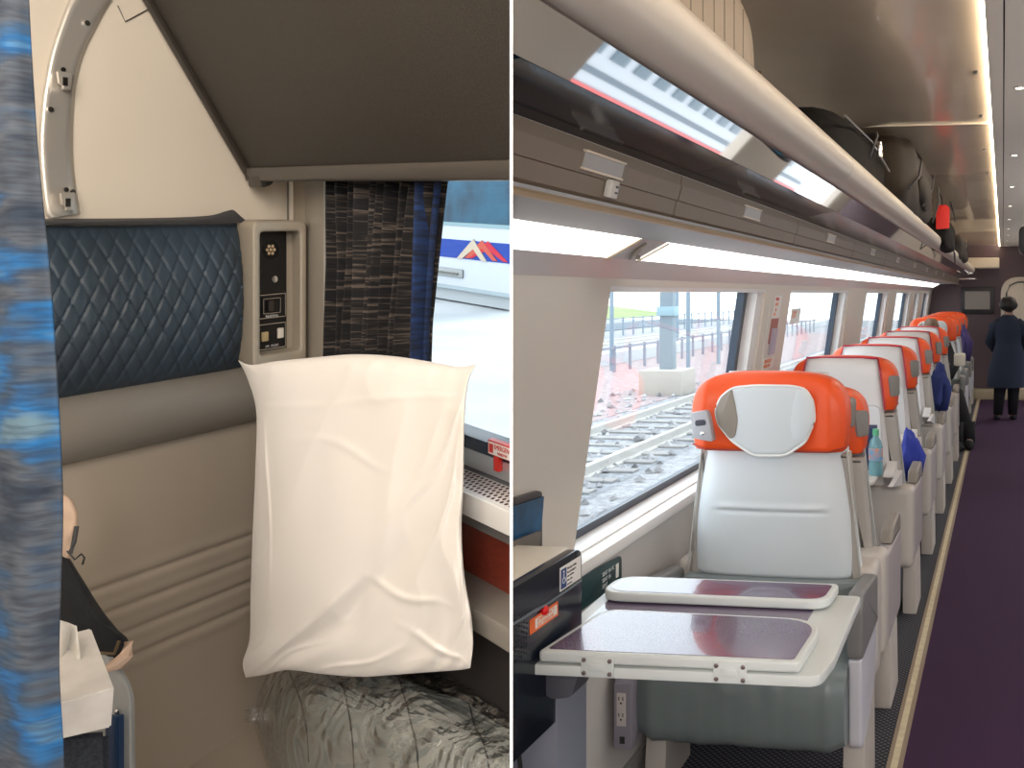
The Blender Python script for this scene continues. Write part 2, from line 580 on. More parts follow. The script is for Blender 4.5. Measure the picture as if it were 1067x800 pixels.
# ------------------------------------------------------------------ console box with switches
CON = thing('reading_light_console', ML @ Vector((.05, .08, -.12)), 'beige wall console with lamp, knob and switches beside the quilted headrest', 'console')
tA, tB, zB, zT = -.008 + .03, .142, -.125, .155
outer = rounded([(tA, zB), (tB, zB), (tB, zT), (tA, zT)], .016)
inner = rounded([(tA + .016, zB + .026), (tB - .016, zB + .026), (tB - .016, zT - .020), (tA + .016, zT - .020)], .008)
cb = new()
ro = [cb.verts.new((.115, a_, b_)) for a_, b_ in outer]
ri = [cb.verts.new((.115, a_, b_)) for a_, b_ in inner]
rb = [cb.verts.new((.0, a_, b_)) for a_, b_ in outer]
rd = [cb.verts.new((.070, a_, b_)) for a_, b_ in inner]
n_ = len(outer)
for i in range(n_):
    j = (i + 1) % n_
    cb.faces.new((ro[i], ro[j], ri[j], ri[i])); cb.faces.new((rb[i], rb[j], ro[j], ro[i])); cb.faces.new((ri[i], ri[j], rd[j], rd[i]))
cb.faces.new(rb); cb.faces.new(rd)
ed = [e for e in cb.edges if all(v in ro for v in e.verts) or all(v in ri for v in e.verts)]
bmesh.ops.bevel(cb, geom=ed, offset=.006, segments=3, profile=.5, affect='EDGES')
obj('housing', cb, plast_b, CON, M=ML, ang=40)
fx = .072
obj('panel', box(.068, fx, tA + .030, tB - .017, zB + .028, zT - .022), black, CON, M=ML, smooth=False)
MX = lambda t_, z_, s_=fx: frame_at((s_, t_, z_), (0, -1, 0), (0, 0, 1))
tc_ = .088
lam = obj('lamp_ring', lathe([(.019, 0), (.022, .004), (.016, .006), (.014, .003)], 24, MX(tc_, .098)), mat('black gloss lamp', (.012, .012, .012), .2), CON, M=ML)
lb = new()
for k in range(7):
    a_ = k * 2 * math.pi / 6; rr = .0 if k == 6 else .0078
    add(lb, lathe([(.0034, 0), (.0030, .004), (.001, .005)], 8, MX(tc_ + rr * math.cos(a_), .098 + rr * math.sin(a_), fx + .002)))
obj('lamp_lenses', lb, mat('amber lenses', (.55, .40, .25), .2), lam, M=ML)
obj('knob', lathe([(.0065, 0), (.0065, .008), (.004, .010)], 16, MX(.078, .040)), mat('ivory knob', (.62, .55, .50), .35), CON, M=ML)
def plate(t0, t1, z0, z1):
    g = box(fx, fx + .003, t0, t1, z0, z1)
    return g
fr = new()
for (z0_, z1_) in ((-.035, .012), (-.095, -.045)):
    for q in ((.054, .116, z0_, z0_ + .002), (.054, .116, z1_ - .002, z1_), (.054, .056, z0_, z1_), (.114, .116, z0_, z1_)):
        add(fr, plate(*q))
obj('switch_frames', fr, chrome, CON, M=ML, smooth=False)
fr = new()
for q in ((.066, .105, -.026, .004),): 
    for a in ((q[0], q[1], q[2], q[2] + .0015), (q[0], q[1], q[3] - .0015, q[3]), (q[0], q[0] + .0015, q[2], q[3]), (q[1] - .0015, q[1], q[2], q[3])): add(fr, plate(*a))
obj('inner_frame', fr, chrome, CON, M=ML, smooth=False)
obj('rocker_switch', box(fx, fx + .007, .082, .094, -.021, -.001, .002), mat('dark brown rocker', (.04, .03, .025), .3), CON, M=ML)
obj('amber_button', box(fx, fx + .006, .094, .110, -.078, -.060, .002), mat('amber button', (.55, .42, .22), .35), CON, M=ML)
obj('white_button', box(fx, fx + .006, .060, .074, -.076, -.056, .002), mat('ivory button', (.75, .70, .62), .35), CON, M=ML)
tb = textbm('READING', .0065, .0002, 'CENTER'); obj('lettering', tb, whitetx, CON, M=ML @ MX(.085, -.031, fx + .001), smooth=False)
tb = textbm('AIR  MUSIC', .006, .0002, 'CENTER'); obj('lettering', tb, whitetx, CON, M=ML @ MX(.085, -.089, fx + .001), smooth=False)

# ------------------------------------------------------------------ steel arc rail with hooks on the cream wall
arc_o = [(125, -70), (98, -40), (73, 0), (62, 27), (53, 55), (47, 85), (43, 115), (41, 150), (43, 185), (47, 218), (51, 228)]
arc_i = [(200, -70), (150, -40), (117, 0), (101, 28), (88, 55), (80, 85), (77, 115), (76, 150), (78, 185), (83, 216), (83, 222)]
def arcf(u, v):
    po = poly(arc_o, u); pi = poly(arc_i, u)
    p_ = po.lerp(pi, v)
    return LS(p_.x, p_.y, -.004) + Vector((-.003 + (0.004 if 0.02 < v < .98 else 0), 0, 0))
g = surf(arcf, 60, 9)
RAIL = thing('coat_hook_rail', ML @ LS(62, 228, 0), 'curved brushed steel rail with two hooks and screws on the cream wall', 'rail')
gs = obj('rail_plate', g, steel, RAIL, M=ML, ang=60)
sm = gs.modifiers.new('thick', 'SOLIDIFY'); sm.thickness = .003; sm.offset = 1
for (hx, hy) in ((66, 84), (69, 209)):
    q = LS(hx, hy, .0)
    hook = prism([(q.y - .010, q.z + .014), (q.y + .012, q.z + .012), (q.y + .010, q.z - .006), (q.y + .004, q.z - .010), (q.y + .004, q.z - .016), (q.y - .008, q.z - .014)], .004, .020, 'x', .002)
    h_ = obj('hook', hook, steel, RAIL, M=ML)
    obj('hook_slot', box(.0195, .0212, q.y - .003, q.y + .005, q.z - .010, q.z + .004, .001), dkmetal, h_, M=ML)
    obj('hook_screw', lathe([(.004, 0), (.004, .003), (.002, .004)], 12, MX(q.y, q.z + .018, .002)), dkmetal, RAIL, M=ML)
for (hx, hy) in ((91, 24), (53, 114), (76, 200)):
    q = LS(hx, hy, .0)
    obj('screw', lathe([(.0045, 0), (.0045, .002), (.002, .004)], 12, MX(q.y, q.z, .001)), chrome, RAIL, M=ML)
# access flap line on the wall
q0, q1, q2 = LS(124, 5), LS(132, 22), LS(158, 8)
o = obj('wall_flap', tube([q0 + Vector((-.010, 0, 0)), q1 + Vector((-.010, 0, 0)), q2 + Vector((-.010, 0, 0))], .0012, 6), dkmetal, M=ML)
tag(o, 'thin dark seam of a hatch on the cream wall next to the berth', 'hatch')

# ------------------------------------------------------------------ folded upper berth
p1 = LS(258, 178, .0); p2 = LS(155, 0, .0); dv = p2 - p1
p3 = p1 + dv * 1.6
BER = thing('upper_berth', ML @ Vector((.5, .2, .24)), 'large dark brown upper berth panel folded above the curtained window', 'berth')
def slabpts(off0, off1):
    nrm = Vector((dv.z, -dv.y)).normalized()
    a = Vector((p1.y, p1.z)); b = Vector((p3.y, p3.z))
    return [tuple(a + nrm * off0), tuple(b + nrm * off0), tuple(b + nrm * off1), tuple(a + nrm * off1)]
obj('berth_panel', prism(slabpts(0, -.03), .012, 1.6, 'x', .004), bunkm, BER, M=ML, cl='L')
# rounded side edge running down the panel
obj('berth_side_edge', tube([(.004, p3.y, p3.z), (.004, p1.y, p1.z), (.012, p1.y - .004, p1.z - .010), (.03, p1.y - .008, p1.z - .018)], .012, 10), bunke, BER, M=ML)
pts = rounded([(p1.y + .010, p1.z + .006), (p1.y - .035, p1.z + .006), (p1.y - .035, p1.z - .020), (p1.y + .004, p1.z - .020)], .004, 3)
obj('berth_lip', prism(pts, .0, 1.6, 'x', .0), mat('berth lip', (.05, .041, .034), .4), BER, M=ML, cl='L')
obj('berth_bracket', prism(rounded([(p1.y + .008, p1.z), (p1.y - .04, p1.z), (p1.y - .02, p1.z - .028), (p1.y + .002, p1.z - .034)], .006, 3), .012, .085, 'x', .004), bunke, BER, M=ML)

# ------------------------------------------------------------------ pleated dark curtain at the window
curt = bpy.data.materials.new('dark striped curtain'); curt.use_nodes = True
def streaks(m, scale, stretch, cols, rough=.95, detail=5, pos=None, coord='Object'):
    nt = m.node_tree; p = nt.nodes['Principled BSDF']; p.inputs['Roughness'].default_value = rough
    tc = nt.nodes.new('ShaderNodeTexCoord'); mp = nt.nodes.new('ShaderNodeMapping'); mp.inputs['Scale'].default_value = stretch
    n = nt.nodes.new('ShaderNodeTexNoise'); n.inputs['Scale'].default_value = scale; n.inputs['Detail'].default_value = detail
    nt.links.new(tc.outputs[coord], mp.inputs[0]); nt.links.new(mp.outputs[0], n.inputs['Vector'])
    r = nt.nodes.new('ShaderNodeValToRGB'); cr = r.color_ramp
    pos = pos or [(.35 + .3 * i / (len(cols) - 1)) for i in range(len(cols))]
    cr.elements[0].position = pos[0]; cr.elements[0].color = (*cols[0], 1)
    cr.elements[1].position = pos[-1]; cr.elements[1].color = (*cols[-1], 1)
    for c_, q_ in zip(cols[1:-1], pos[1:-1]):
        e = cr.elements.new(q_); e.color = (*c_, 1)
    nt.links.new(n.outputs['Fac'], r.inputs[0]); nt.links.new(r.outputs[0], p.inputs['Base Color'])
    return n, r
n_, r_ = streaks(curt, 26, (.35, .35, 9), [(.008, .0075, .009), (.016, .013, .012), (.11, .085, .068)], pos=[.42, .54, .70], detail=1.5)
n_.inputs['Distortion'].default_value = .5
def curtf(u, v):
    s0, s1 = lerp(.305, .335, min(1, v * 2)), lerp(.745, .685, min(1, v * 1.4) ** .7)
    s_ = lerp(s0, s1, u)
    amp = lerp(.010, .014, v)
    t_ = .055 + 1.5 * amp * math.sin(u * 62 + 1.2 * math.sin(u * 11)) + .006 * math.sin(u * 23 + v * 2) + .012 * v
    s_ += .004 * math.sin(u * 62 + 1.5)
    return Vector((s_, t_, lerp(.28, -.10, v)))
CUR = thing('window_curtain', ML @ Vector((.5, .06, -.10)), 'dark brown pleated curtain with fine streaks hanging at the left of the window', 'curtain')
o = obj('curtain_cloth', surf(curtf, 240, 24), curt, CUR, M=ML, ang=80)
o.modifiers.new('thick', 'SOLIDIFY').thickness = .002
liner = mat('blue curtain edge', (.008, .030, .11), .9, col2=(.004, .008, .025), vs=20, stretch=(1, 1, 8))
def linf(u, v):
    s1 = lerp(.745, .685, min(1, v * 1.4) ** .7)
    s0 = lerp(.69, .672, v)
    return Vector((lerp(s0, s1 + .006, u), .078 + .012 * math.sin(u * 9) - .03 * u, lerp(.28, -.13, v)))
o = obj('blue_lining', surf(linf, 16, 24), liner, CUR, M=ML, ang=80)
o['label'] = 'blue back-lit curtain edge'
o.modifiers.new('thick', 'SOLIDIFY').thickness = .002

# ------------------------------------------------------------------ red emergency window pull
EM = thing('emergency_window_pull', ML @ LT(520, 490, .02), 'small red emergency pull with white label at the foot of the compartment window', 'safety sign')
a_, b_ = LT(510, 456, .012), LT(540, 482, .012)
obj('red_block', box(a_.x, a_.x + .12, .004, .016, -.176, -.154, .002), redp, EM, M=ML, cl='L')
obj('red_tab', box(a_.x + .012, a_.x + .028, .003, .013, -.200, -.174, .002), redp, EM, M=ML, cl='L')
obj('white_label', box(a_.x + .003, a_.x + .10, .016, .0166, -.1745, -.1565), paper, EM, M=ML, cl='L', smooth=False)
obj('red_symbol', box(a_.x + .005, a_.x + .017, .0166, .0171, -.172, -.159), redtx, EM, M=ML, cl='L', smooth=False)
MT = lambda s_, z_, t_: frame_at((s_, t_, z_), (1, 0, 0), (0, 0, 1)) 
def wtext(s, size, M, m_, par, cl=None, ang=35):
    return obj('lettering', textbm(s, size, .0003), m_, par, M=M, cl=cl, smooth=False)
FL = Matrix.Diagonal((1, 1, 1, 1))
wtext('EMERGENCY', .010, ML @ MT(a_.x + .020, -.1622, .017), redtx, EM, 'L')
wtext('WINDOW', .006, ML @ MT(a_.x + .030, -.1705, .017), redtx, EM, 'L')

# ------------------------------------------------------------------ white pillow
top_ = [(248, 375), (262, 380), (290, 376), (330, 372), (370, 369), (410, 371), (450, 377), (478, 382), (497, 379)]
bot_ = [(256, 706), (275, 703), (300, 698), (335, 702), (375, 705), (410, 703), (450, 700), (478, 698), (490, 696)]
lef_ = [(248, 375), (258, 395), (267, 430), (266, 490), (263, 560), (261, 620), (260, 665), (253, 690), (256, 706)]
rig_ = [(497, 379), (488, 398), (484, 440), (483, 500), (481, 550), (484, 600), (491, 640), (493, 672), (490, 696)]
def coons(u, v):
    T, Bm, Lf, Rg = poly(top_, u), poly(bot_, u), poly(lef_, v), poly(rig_, v)
    c00, c10, c01, c11 = Vector(top_[0]), Vector(top_[-1]), Vector(bot_[0]), Vector(bot_[-1])
    return T * (1 - v) + Bm * v + Lf * (1 - u) + Rg * u - (c00 * (1 - u) * (1 - v) + c10 * u * (1 - v) + c01 * (1 - u) * v + c11 * u * v)
def crease(u, v):
    c = 0
    for (x0, y0, x1, y1, w_, h_) in ((.05, .95, .52, .60, .018, .011), (.12, .97, .42, .78, .012, .009), (.55, .62, .80, .70, .012, .006), (.96, .18, .60, .52, .014, .007), (.93, .30, .72, .62, .012, .006),
                                     (.10, .25, .16, .62, .012, .006), (.35, .98, .62, .86, .014, .007), (.90, .95, .66, .78, .014, .008), (.02, .80, .22, .70, .012, .007), (.25, .30, .62, .36, .009, .003), (.97, .60, .82, .88, .012, .006)):
        dx, dy = x1 - x0, y1 - y0; L2 = dx * dx + dy * dy
        k = max(0, min(1, ((u - x0) * dx + (v - y0) * dy) / L2))
        wob = .012 * math.sin(k * 6 + x0 * 9)
        d = ((u - x0) * dy - (v - y0) * dx) / L2 ** .5 + wob
        dd = math.hypot(u - (x0 + dx * k), v - (y0 + dy * k))
        if dd > .12: continue
        c += h_ * math.exp(-(d / w_) ** 2) * math.sin(math.pi * min(1, k * .85 + .1)) * math.exp(-(max(0, dd - .02) / .03) ** 2)
    return c
def pillow(sign):
    def f(u, v):
        p_ = coons(u, v)
        d = lerp(1.63, 1.33, u)
        e = (max(0, 1 - (2 * u - 1) ** 2)) ** .42 * (max(0, 1 - (2 * v - 1) ** 2)) ** .42
        x_ = u * 2 - 1; y_ = v * 2 - 1
        h = .062 * e
        if sign > 0:
            w1 = noise.noise(Vector((u * 3.2 + v * 1.5, v * 2.0 - u * 1.2, 3.1)))
            w2 = noise.noise(Vector((u * 9 + v * 5, v * 4 - u * 3, 7.7)))
            ridge = (1 - abs(noise.noise(Vector((u * 5.5 + v * 3.2, v * 3.0 - u * 1.4, 1.3)))) * 2.2)
            diag = math.exp(-((u * .8 + v - 1.08) / .05) ** 2) * math.exp(-((v - .72) / .2) ** 2)
            fan = math.sin((x_ * 6 + y_ * 3.0 + w1 * 2) * 3.1) * max(0, v - .62) * .012
            edgew = math.sin(u * 70 + 3 * w1) * .0022 * max(0, 1 - min(v, 1 - v) * 9) + math.sin(v * 60) * .002 * max(0, 1 - min(u, 1 - u) * 9)
            h += (.014 * w1 + .005 * w2 + .004 * max(0, ridge) ** 2 - .020 * diag + fan * 1.2 + edgew * 1.3 + crease(u, v)) * min(1, e * 1.5)
            h += .008 * math.exp(-((v - .20 - .03 * math.sin(u * 5)) / .012) ** 2) * e * .25
        return PD(p_.x, p_.y, d - h * (1 if sign > 0 else -.75))
    return f
pb = surf(pillow(1), 150, 190)
add(pb, surf(pillow(-1), 40, 50))
o = obj('pillow', pb, pillowm, M=MC, ang=180)
tag(o, 'plump white pillow in a creased cotton case standing in front of the window curtain', 'pillow')

# ------------------------------------------------------------------ plastic wrapped blanket
Q1, Q2, Q3, Q4 = Vector((-1.17, 1.84, 0)), Vector((-.34, 1.33, 0)), Vector((-.93, 1.53, 0)), Vector((-.20, 1.00, 0))
def blank(scale, hh, wr, seed):
    def f(u, v):
        # u around 0..1 over the top from the left side to the right; v front-back
        a = u * 2 - 1; b = v * 2 - 1
        ca = max(-1, min(1, a * 1.0)); cb_ = b
        base = Q1.lerp(Q2, u).lerp(Q3.lerp(Q4, u), v)
        prof = (max(0, 1 - abs(a) ** 5)) ** .5 * (max(0, 1 - abs(b) ** (11 if b < 0 else 5))) ** .5 * (1 + .22 * u)
        n1 = noise.noise(Vector((u * 5, v * 4, seed)))
        n2 = 1 - abs(noise.noise(Vector((u * 11 + n1, v * 14, seed + 4)))) * 2
        n3 = 1 - abs(noise.noise(Vector((u * 24 + v * 9, v * 20 - u * 14, seed + 9)))) * 2
        z_ = zc + .02 + hh * prof + (.014 * n1 + wr * (.018 * n2 + .006 * n3)) * prof
        c_ = (Q1 + Q2 + Q3 + Q4) / 4
        out = base + (base - c_) * (scale - 1)
        out.z = z_ + (B.z * 0)
        # follow the tilt of the seat plane
        out.z += -.0
        return out
    return f
BL = thing('wrapped_blanket', MC @ Vector((-.8, 1.5, zc)), 'folded grey blanket sealed in crinkled clear plastic under the white pillow', 'blanket')
gb = surf(blank(.965, .180, .05, 2.2), 70, 60)
o = obj('blanket', gb, mat('grey fleece blanket', (.27, .29, .275), .95, bump=.2, bs=260), BL, M=MC, cl='L', ang=180)
# stitched lines on the blanket
for k, px_ in enumerate((290, 335, 392, 447, 495)):
    uu = (px_ - 262) / 280
    f_ = blank(.965, .182, .05, 2.2)
    obj('stitch_line', tube([f_(max(.04, uu + .12 * (vv - .5) * 0), vv) + Vector((0, 0, .001)) for vv in [i / 20 for i in range(1, 20)]], .0012, 5), charcoal, BL, M=MC, cl='L')
plas = bpy.data.materials.new('clear crinkled plastic'); plas.use_nodes = True
nt = plas.node_tree; nt.nodes.remove(nt.nodes['Principled BSDF'])
t_ = nt.nodes.new('ShaderNodeBsdfTransparent'); g_ = nt.nodes.new('ShaderNodeBsdfGlossy'); g_.inputs['Roughness'].default_value = .07
lw = nt.nodes.new('ShaderNodeLayerWeight'); lw.inputs[0].default_value = .30; mx = nt.nodes.new('ShaderNodeMixShader')
tc = nt.nodes.new('ShaderNodeTexCoord'); vn = nt.nodes.new('ShaderNodeTexNoise'); vn.inputs['Scale'].default_value = 6; vn.inputs['Detail'].default_value = 1.6; vn.inputs['Distortion'].default_value = 3.2
bp = nt.nodes.new('ShaderNodeBump'); bp.inputs['Strength'].default_value = 1.0; bp.inputs['Distance'].default_value = .05
nt.links.new(tc.outputs['Object'], vn.inputs['Vector']); nt.links.new(vn.outputs['Fac'], bp.inputs['Height'])
nt.links.new(bp.outputs[0], g_.inputs['Normal']); nt.links.new(bp.outputs[0], lw.inputs['Normal'])
nt.links.new(lw.outputs['Facing'], mx.inputs[0]); nt.links.new(t_.outputs[0], mx.inputs[1]); nt.links.new(g_.outputs[0], mx.inputs[2])
nt.links.new(mx.outputs[0], nt.nodes['Material Output'].inputs[0])
o = obj('plastic_wrap', surf(blank(1.0, .196, .20, 5.0), 170, 130), plas, BL, M=MC, cl='L', ang=180)
# frilled end of the bag at the left
def frill(u, v):
    return PD(lerp(272, 257, u) + 3 * math.sin(v * 30), lerp(738, 752, v), 1.80 + .01 * math.sin(v * 40 + u * 9))
obj('bag_end', surf(frill, 8, 30), plas, BL, M=MC, ang=180)

# ------------------------------------------------------------------ near left things
# blurred blue woven curtain hanging close at the left
blu = bpy.data.materials.new('blue woven curtain'); blu.use_nodes = True
n_, r_ = streaks(blu, 7, (1, 1, 3.2), [(.022, .034, .055), (.070, .082, .10), (.03, .065, .12), (.010, .11, .29), (.10, .17, .22)], pos=[.34, .45, .52, .60, .70], detail=3)
nt = blu.node_tree; p = nt.nodes['Principled BSDF']
n2 = nt.nodes.new('ShaderNodeTexNoise'); n2.inputs['Scale'].default_value = 30; mp2 = nt.nodes.new('ShaderNodeMapping'); mp2.inputs['Scale'].default_value = (1, 1, 9)
tc2 = nt.nodes.new('ShaderNodeTexCoord'); nt.links.new(tc2.outputs['Object'], mp2.inputs[0]); nt.links.new(mp2.outputs[0], n2.inputs['Vector'])
mxc = nt.nodes.new('ShaderNodeMix'); mxc.data_type = 'RGBA'; mxc.blend_type = 'MULTIPLY'; mxc.inputs[0].default_value = .8
r2 = nt.nodes.new('ShaderNodeValToRGB'); r2.color_ramp.elements[0].position = .38; r2.color_ramp.elements[0].color = (.55, .55, .6, 1); r2.color_ramp.elements[1].position = .6; r2.color_ramp.elements[1].color = (1, 1, 1, 1)
nt.links.new(n2.outputs['Fac'], r2.inputs[0]); nt.links.new(r_.outputs[0], mxc.inputs[6]); nt.links.new(r2.outputs[0], mxc.inputs[7]); nt.links.new(mxc.outputs[2], p.inputs['Base Color'])
ce = [(26, -40), (30, 60), (36, 140), (43, 210), (52, 300), (58, 370), (63, 430), (66, 500), (64, 560), (62, 640), (66, 720), (66, 840)]
def ncur(u, v):
    e = poly(ce, v)
    px_ = lerp(-110, e.x, u)
    return PD(px_, lerp(-60, 860, v), .92 + .010 * math.sin(u * 13 + .8 * math.sin(v * 3)) - .02 * u)
NC = obj('privacy_curtain', surf(ncur, 60, 60), blu, M=MC, ang=180)
tag(NC, 'blue and grey woven privacy curtain hanging close at the far left', 'curtain')
NC.modifiers.new('thick', 'SOLIDIFY').thickness = .003

# armrest of grey plastic behind the tissue box
ARM = thing('bench_end_panel', MC @ PD(125, 860, 1.42), 'pale grey moulded plastic panel with rounded top behind the tissue box', 'panel')
ao = rounded([(96, 676), (112, 676), (140, 716), (142, 900), (96, 900)], [4, 20, 18, 2, 2], 6)
g = new()
f0 = [g.verts.new(PD(x, y, 1.40)) for x, y in ao]; f1 = [g.verts.new(PD(x, y, 1.46)) for x, y in ao]
g.faces.new(f0); g.faces.new(f1[::-1])
for i in range(len(ao)): g.faces.new((f0[i], f0[(i + 1) % len(ao)], f1[(i + 1) % len(ao)], f1[i]))
bmesh.ops.recalc_face_normals(g, faces=g.faces)
bmesh.ops.bevel(g, geom=[e for e in g.edges if all(v in f0 for v in e.verts)], offset=.008, segments=3, affect='EDGES')
obj('arm_body', g, mat('pale grey arm plastic', (.36, .37, .37), .3), ARM, M=MC)
obj('arm_screw', lathe([(.004, 0), (.004, .003), (.002, .004)], 12, frame_at(PD(123, 741, 1.399), (1, 0, 0), (0, 0, 1))), chrome, ARM, M=MC)
obj('navy_inset', box(*[c for c in (PD(112, 800, 1.39).x, PD(127, 800, 1.39).x, 1.385, 1.395, PD(112, 860, 1.39).z, PD(112, 745, 1.39).z)], .002), mat('navy inset', (.01, .035, .10), .35), ARM, M=MC)
# denim bag under the tissue box
def hexa(name, pf, depth, m_, par=None, cl=None, r=.0):
    """pf: four (px,py,d) front corners and the depth vector -> solid"""
    g = new()
    a = [g.verts.new(PD(*q)) for q in pf]; b = [g.verts.new(PD(*q) + Vector(depth)) for q in pf]
    g.faces.new(a); g.faces.new(b[::-1])
    for i in range(4): g.faces.new((a[i], a[(i + 1) % 4], b[(i + 1) % 4], b[i]))
    bmesh.ops.recalc_face_normals(g, faces=g.faces)
    if r: bmesh.ops.bevel(g, geom=g.edges[:], offset=r, segments=2, affect='EDGES')
    return obj(name, g, m_, par, M=MC, cl=cl)
den = mat('dark denim', (.030, .036, .05), .95, bump=.5, bs=500, var=.3, vs=200)
DB = hexa('denim_bag', [(40, 768, 1.22), (113, 762, 1.24), (113, 870, 1.24), (40, 870, 1.22)], (-.0787, .10, -.045), den, r=.006)
tag(DB, 'dark denim bag standing beneath the white tissue box', 'bag')
TB = thing('tissue_box', MC @ PD(90, 765, 1.2), 'white marbled tissue box with a tissue pulled up, beside the grey plastic panel', 'tissue box')
marb = mat('white marbled card', (.78, .75, .72), .5, var=.08, vs=25)
# box front face and top built as one sheared solid
g = new()
FT = [(40, 738, 1.16), (119, 716, 1.20), (116, 758, 1.205), (40, 776, 1.165)]
dep = PD(95, 654, 1.33) - PD(119, 716, 1.20)
a = [g.verts.new(PD(*q)) for q in FT]; b = [g.verts.new(PD(*q) + dep) for q in FT]
g.faces.new(a); g.faces.new(b[::-1])
for i in range(4): g.faces.new((a[i], a[(i + 1) % 4], b[(i + 1) % 4], b[i]))
bmesh.ops.recalc_face_normals(g, faces=g.faces)
bmesh.ops.bevel(g, geom=g.edges[:], offset=.002, segments=2, affect='EDGES')
obj('carton', g, marb, TB, M=MC)
def tis(u, v):
    px_ = lerp(46, 90, u) ; py_ = lerp(640, 698, v)
    px_ = lerp(px_, 72, .25 * v)
    return PD(px_ - 10 * (1 - v) * u, py_ + 12 * u * (1 - v) , 1.27 + .012 * math.sin(u * 9 + v * 3) )
o = obj('tissue', surf(tis, 16, 12), paper, TB, M=MC, ang=180); o.modifiers.new('t', 'SOLIDIFY').thickness = .001
# black shoulder bag with tan trim
BB = thing('black_bag', MC @ PD(100, 690, 1.4), 'black cloth bag with tan lining lying behind the tissue box', 'bag')
bo = [(40, 570), (66, 575), (84, 600), (104, 632), (122, 655), (134, 668), (128, 688), (112, 690), (40, 690)]
def puffy(pts, d0, th, m_, name, par, inset=.0):
    cx = sum(p[0] for p in pts) / len(pts); cy = sum(p[1] for p in pts) / len(pts)
    def f(u, v):
        p_ = poly(pts + [pts[0]], u)
        k = math.sin(v * math.pi / 2)
        q = Vector((lerp(cx, p_.x, k), lerp(cy, p_.y, k)))
        n1 = noise.noise(Vector((q.x * .05, q.y * .05, 2)))
        return PD(q.x, q.y, d0 - th * math.cos(v * math.pi / 2) ** .7 - .006 * n1)
    def fb(u, v):
        p_ = poly(pts + [pts[0]], u); k = math.sin(v * math.pi / 2)
        return PD(lerp(cx, p_.x, k), lerp(cy, p_.y, k), d0 + th * .8 * math.cos(v * math.pi / 2) ** .7)
    g = surf(f, 50, 14); add(g, surf(fb, 50, 8))
    return obj(name, g, m_, par, M=MC, ang=180)
puffy(bo, 1.43, .04, mat('black cloth', (.008, .009, .012), .85, bump=.4, bs=300), 'bag_body', BB)
tan = mat('tan lining', (.62, .45, .34), .7)
obj('lining_edge', tube([PD(134, 668, 1.405), PD(132, 682, 1.40), PD(122, 692, 1.395), PD(112, 696, 1.39)], [.006, .009, .009, .006], 8), tan, BB, M=MC)
obj('zip', tube([PD(100, 680, 1.375), PD(119, 681, 1.375), PD(124, 668, 1.375)], .0022, 6), mat('brass zip', (.12, .08, .04), .4), BB, M=MC)
cap_ = [(60, 512), (72, 518), (80, 532), (81, 548), (76, 575), (66, 585), (58, 560)]
puffy(cap_, 1.42, .02, tan, 'tan_flap', BB)
obj('strap', tube([PD(80, 548, 1.40), PD(77, 565, 1.395), PD(73, 577, 1.39)], .003, 6), charcoal, BB, M=MC)
obj('cord_loop', tube([PD(70, 574, 1.39), PD(78, 583, 1.39), PD(85, 577, 1.39), PD(88, 581, 1.39), PD(86, 588, 1.39)], .0013, 6), black, BB, M=MC)

# ------------------------------------------------------------------ outside the compartment window
snow = mat('pale snowy platform', (.40, .41, .42), .85, col2=(.29, .31, .32), vs=.9, stretch=(1, 1, 1))
o = obj('ground_platform', box(-14, 8, -5.6, -.3, -1.04, -1.0), snow, M=ML, cl='L'); struct(o)
TR = thing('passenger_train', ML @ Vector((-6, -5, -1.0)), 'white train with blue stripe and chevron emblem outside the compartment window', 'train')
tw = mat('white train paint', (.40, .42, .46), .4)
obj('car_body', box(-16, 4, -5.4, -5.0, -.80, 2.2), tw, TR, M=ML, cl='L', smooth=False)
obj('skirt', box(-16, 4, -5.4, -5.04, -.98, -.80), mat('grey skirt', (.32, .34, .35), .6), TR, M=ML, cl='L', smooth=False)
obj('sill_line', box(-16, 4, -5.0, -4.985, -.84, -.80), mat('grey sill line', (.25, .30, .32), .5), TR, M=ML, cl='L', smooth=False)
obj('blue_stripe', box(-16, 4, -5.0, -4.992, -.475, -.262), mat('blue stripe paint', (.004, .035, .24), .6, spec=.2), TR, M=ML, cl='L', smooth=False)
wx0 = LT(452, 230, -5).x
wp = rounded([(wx0, -.10), (-3.0, -.10), (-3.0, .9), (wx0, .9)], .10)
wob = obj('train_window', prism(wp, -5.0, -4.985, 'y'), mat('window trim', (.16, .26, .28), .5), TR, M=ML, cl='L', smooth=False)
wp = rounded([(wx0 + .05, -.06), (-3.05, -.06), (-3.05, .87), (wx0 + .05, .87)], .08)
obj('pane', prism(wp, -4.985, -4.98, 'y'), mat('dark blue train glass', (.008, .075, .13), .5, spec=.2, col2=(.003, .028, .055), vs=2.2), wob, M=ML, cl='L', smooth=False)
def chev(x0, xm, x1, zb_, zt_, th, y_, m_, nm):
    g = new()
    P_ = [(x0, zb_), (xm, zt_), (x1, zb_), (x1 - th, zb_), (xm, zt_ - th * .95), (x0 + th, zb_)]
    add(g, prism(P_, -4.992, y_, 'y'))
    return obj(nm, g, m_, TR, M=ML, cl='L', smooth=False)
chev(LT(488, 268, -5).x, LT(509, 250, -5).x, LT(530, 268, -5).x, -.46, -.25, .10, -4.984, mat('crimson emblem', (.40, .012, .03), .6, spec=.2), 'emblem_chevron')
chev(LT(485, 268, -5).x, LT(503, 250, -5).x, LT(519, 268, -5).x, -.46, -.245, .10, -4.982, mat('coral emblem', (.40, .06, .035), .6, spec=.2), 'emblem_chevron')
chev(LT(477, 268, -5).x, LT(494, 250, -5).x, LT(508, 268, -5).x, -.475, -.24, .12, -4.980, mat('cream emblem', (.42, .34, .25), .6, spec=.2), 'emblem_chevron')
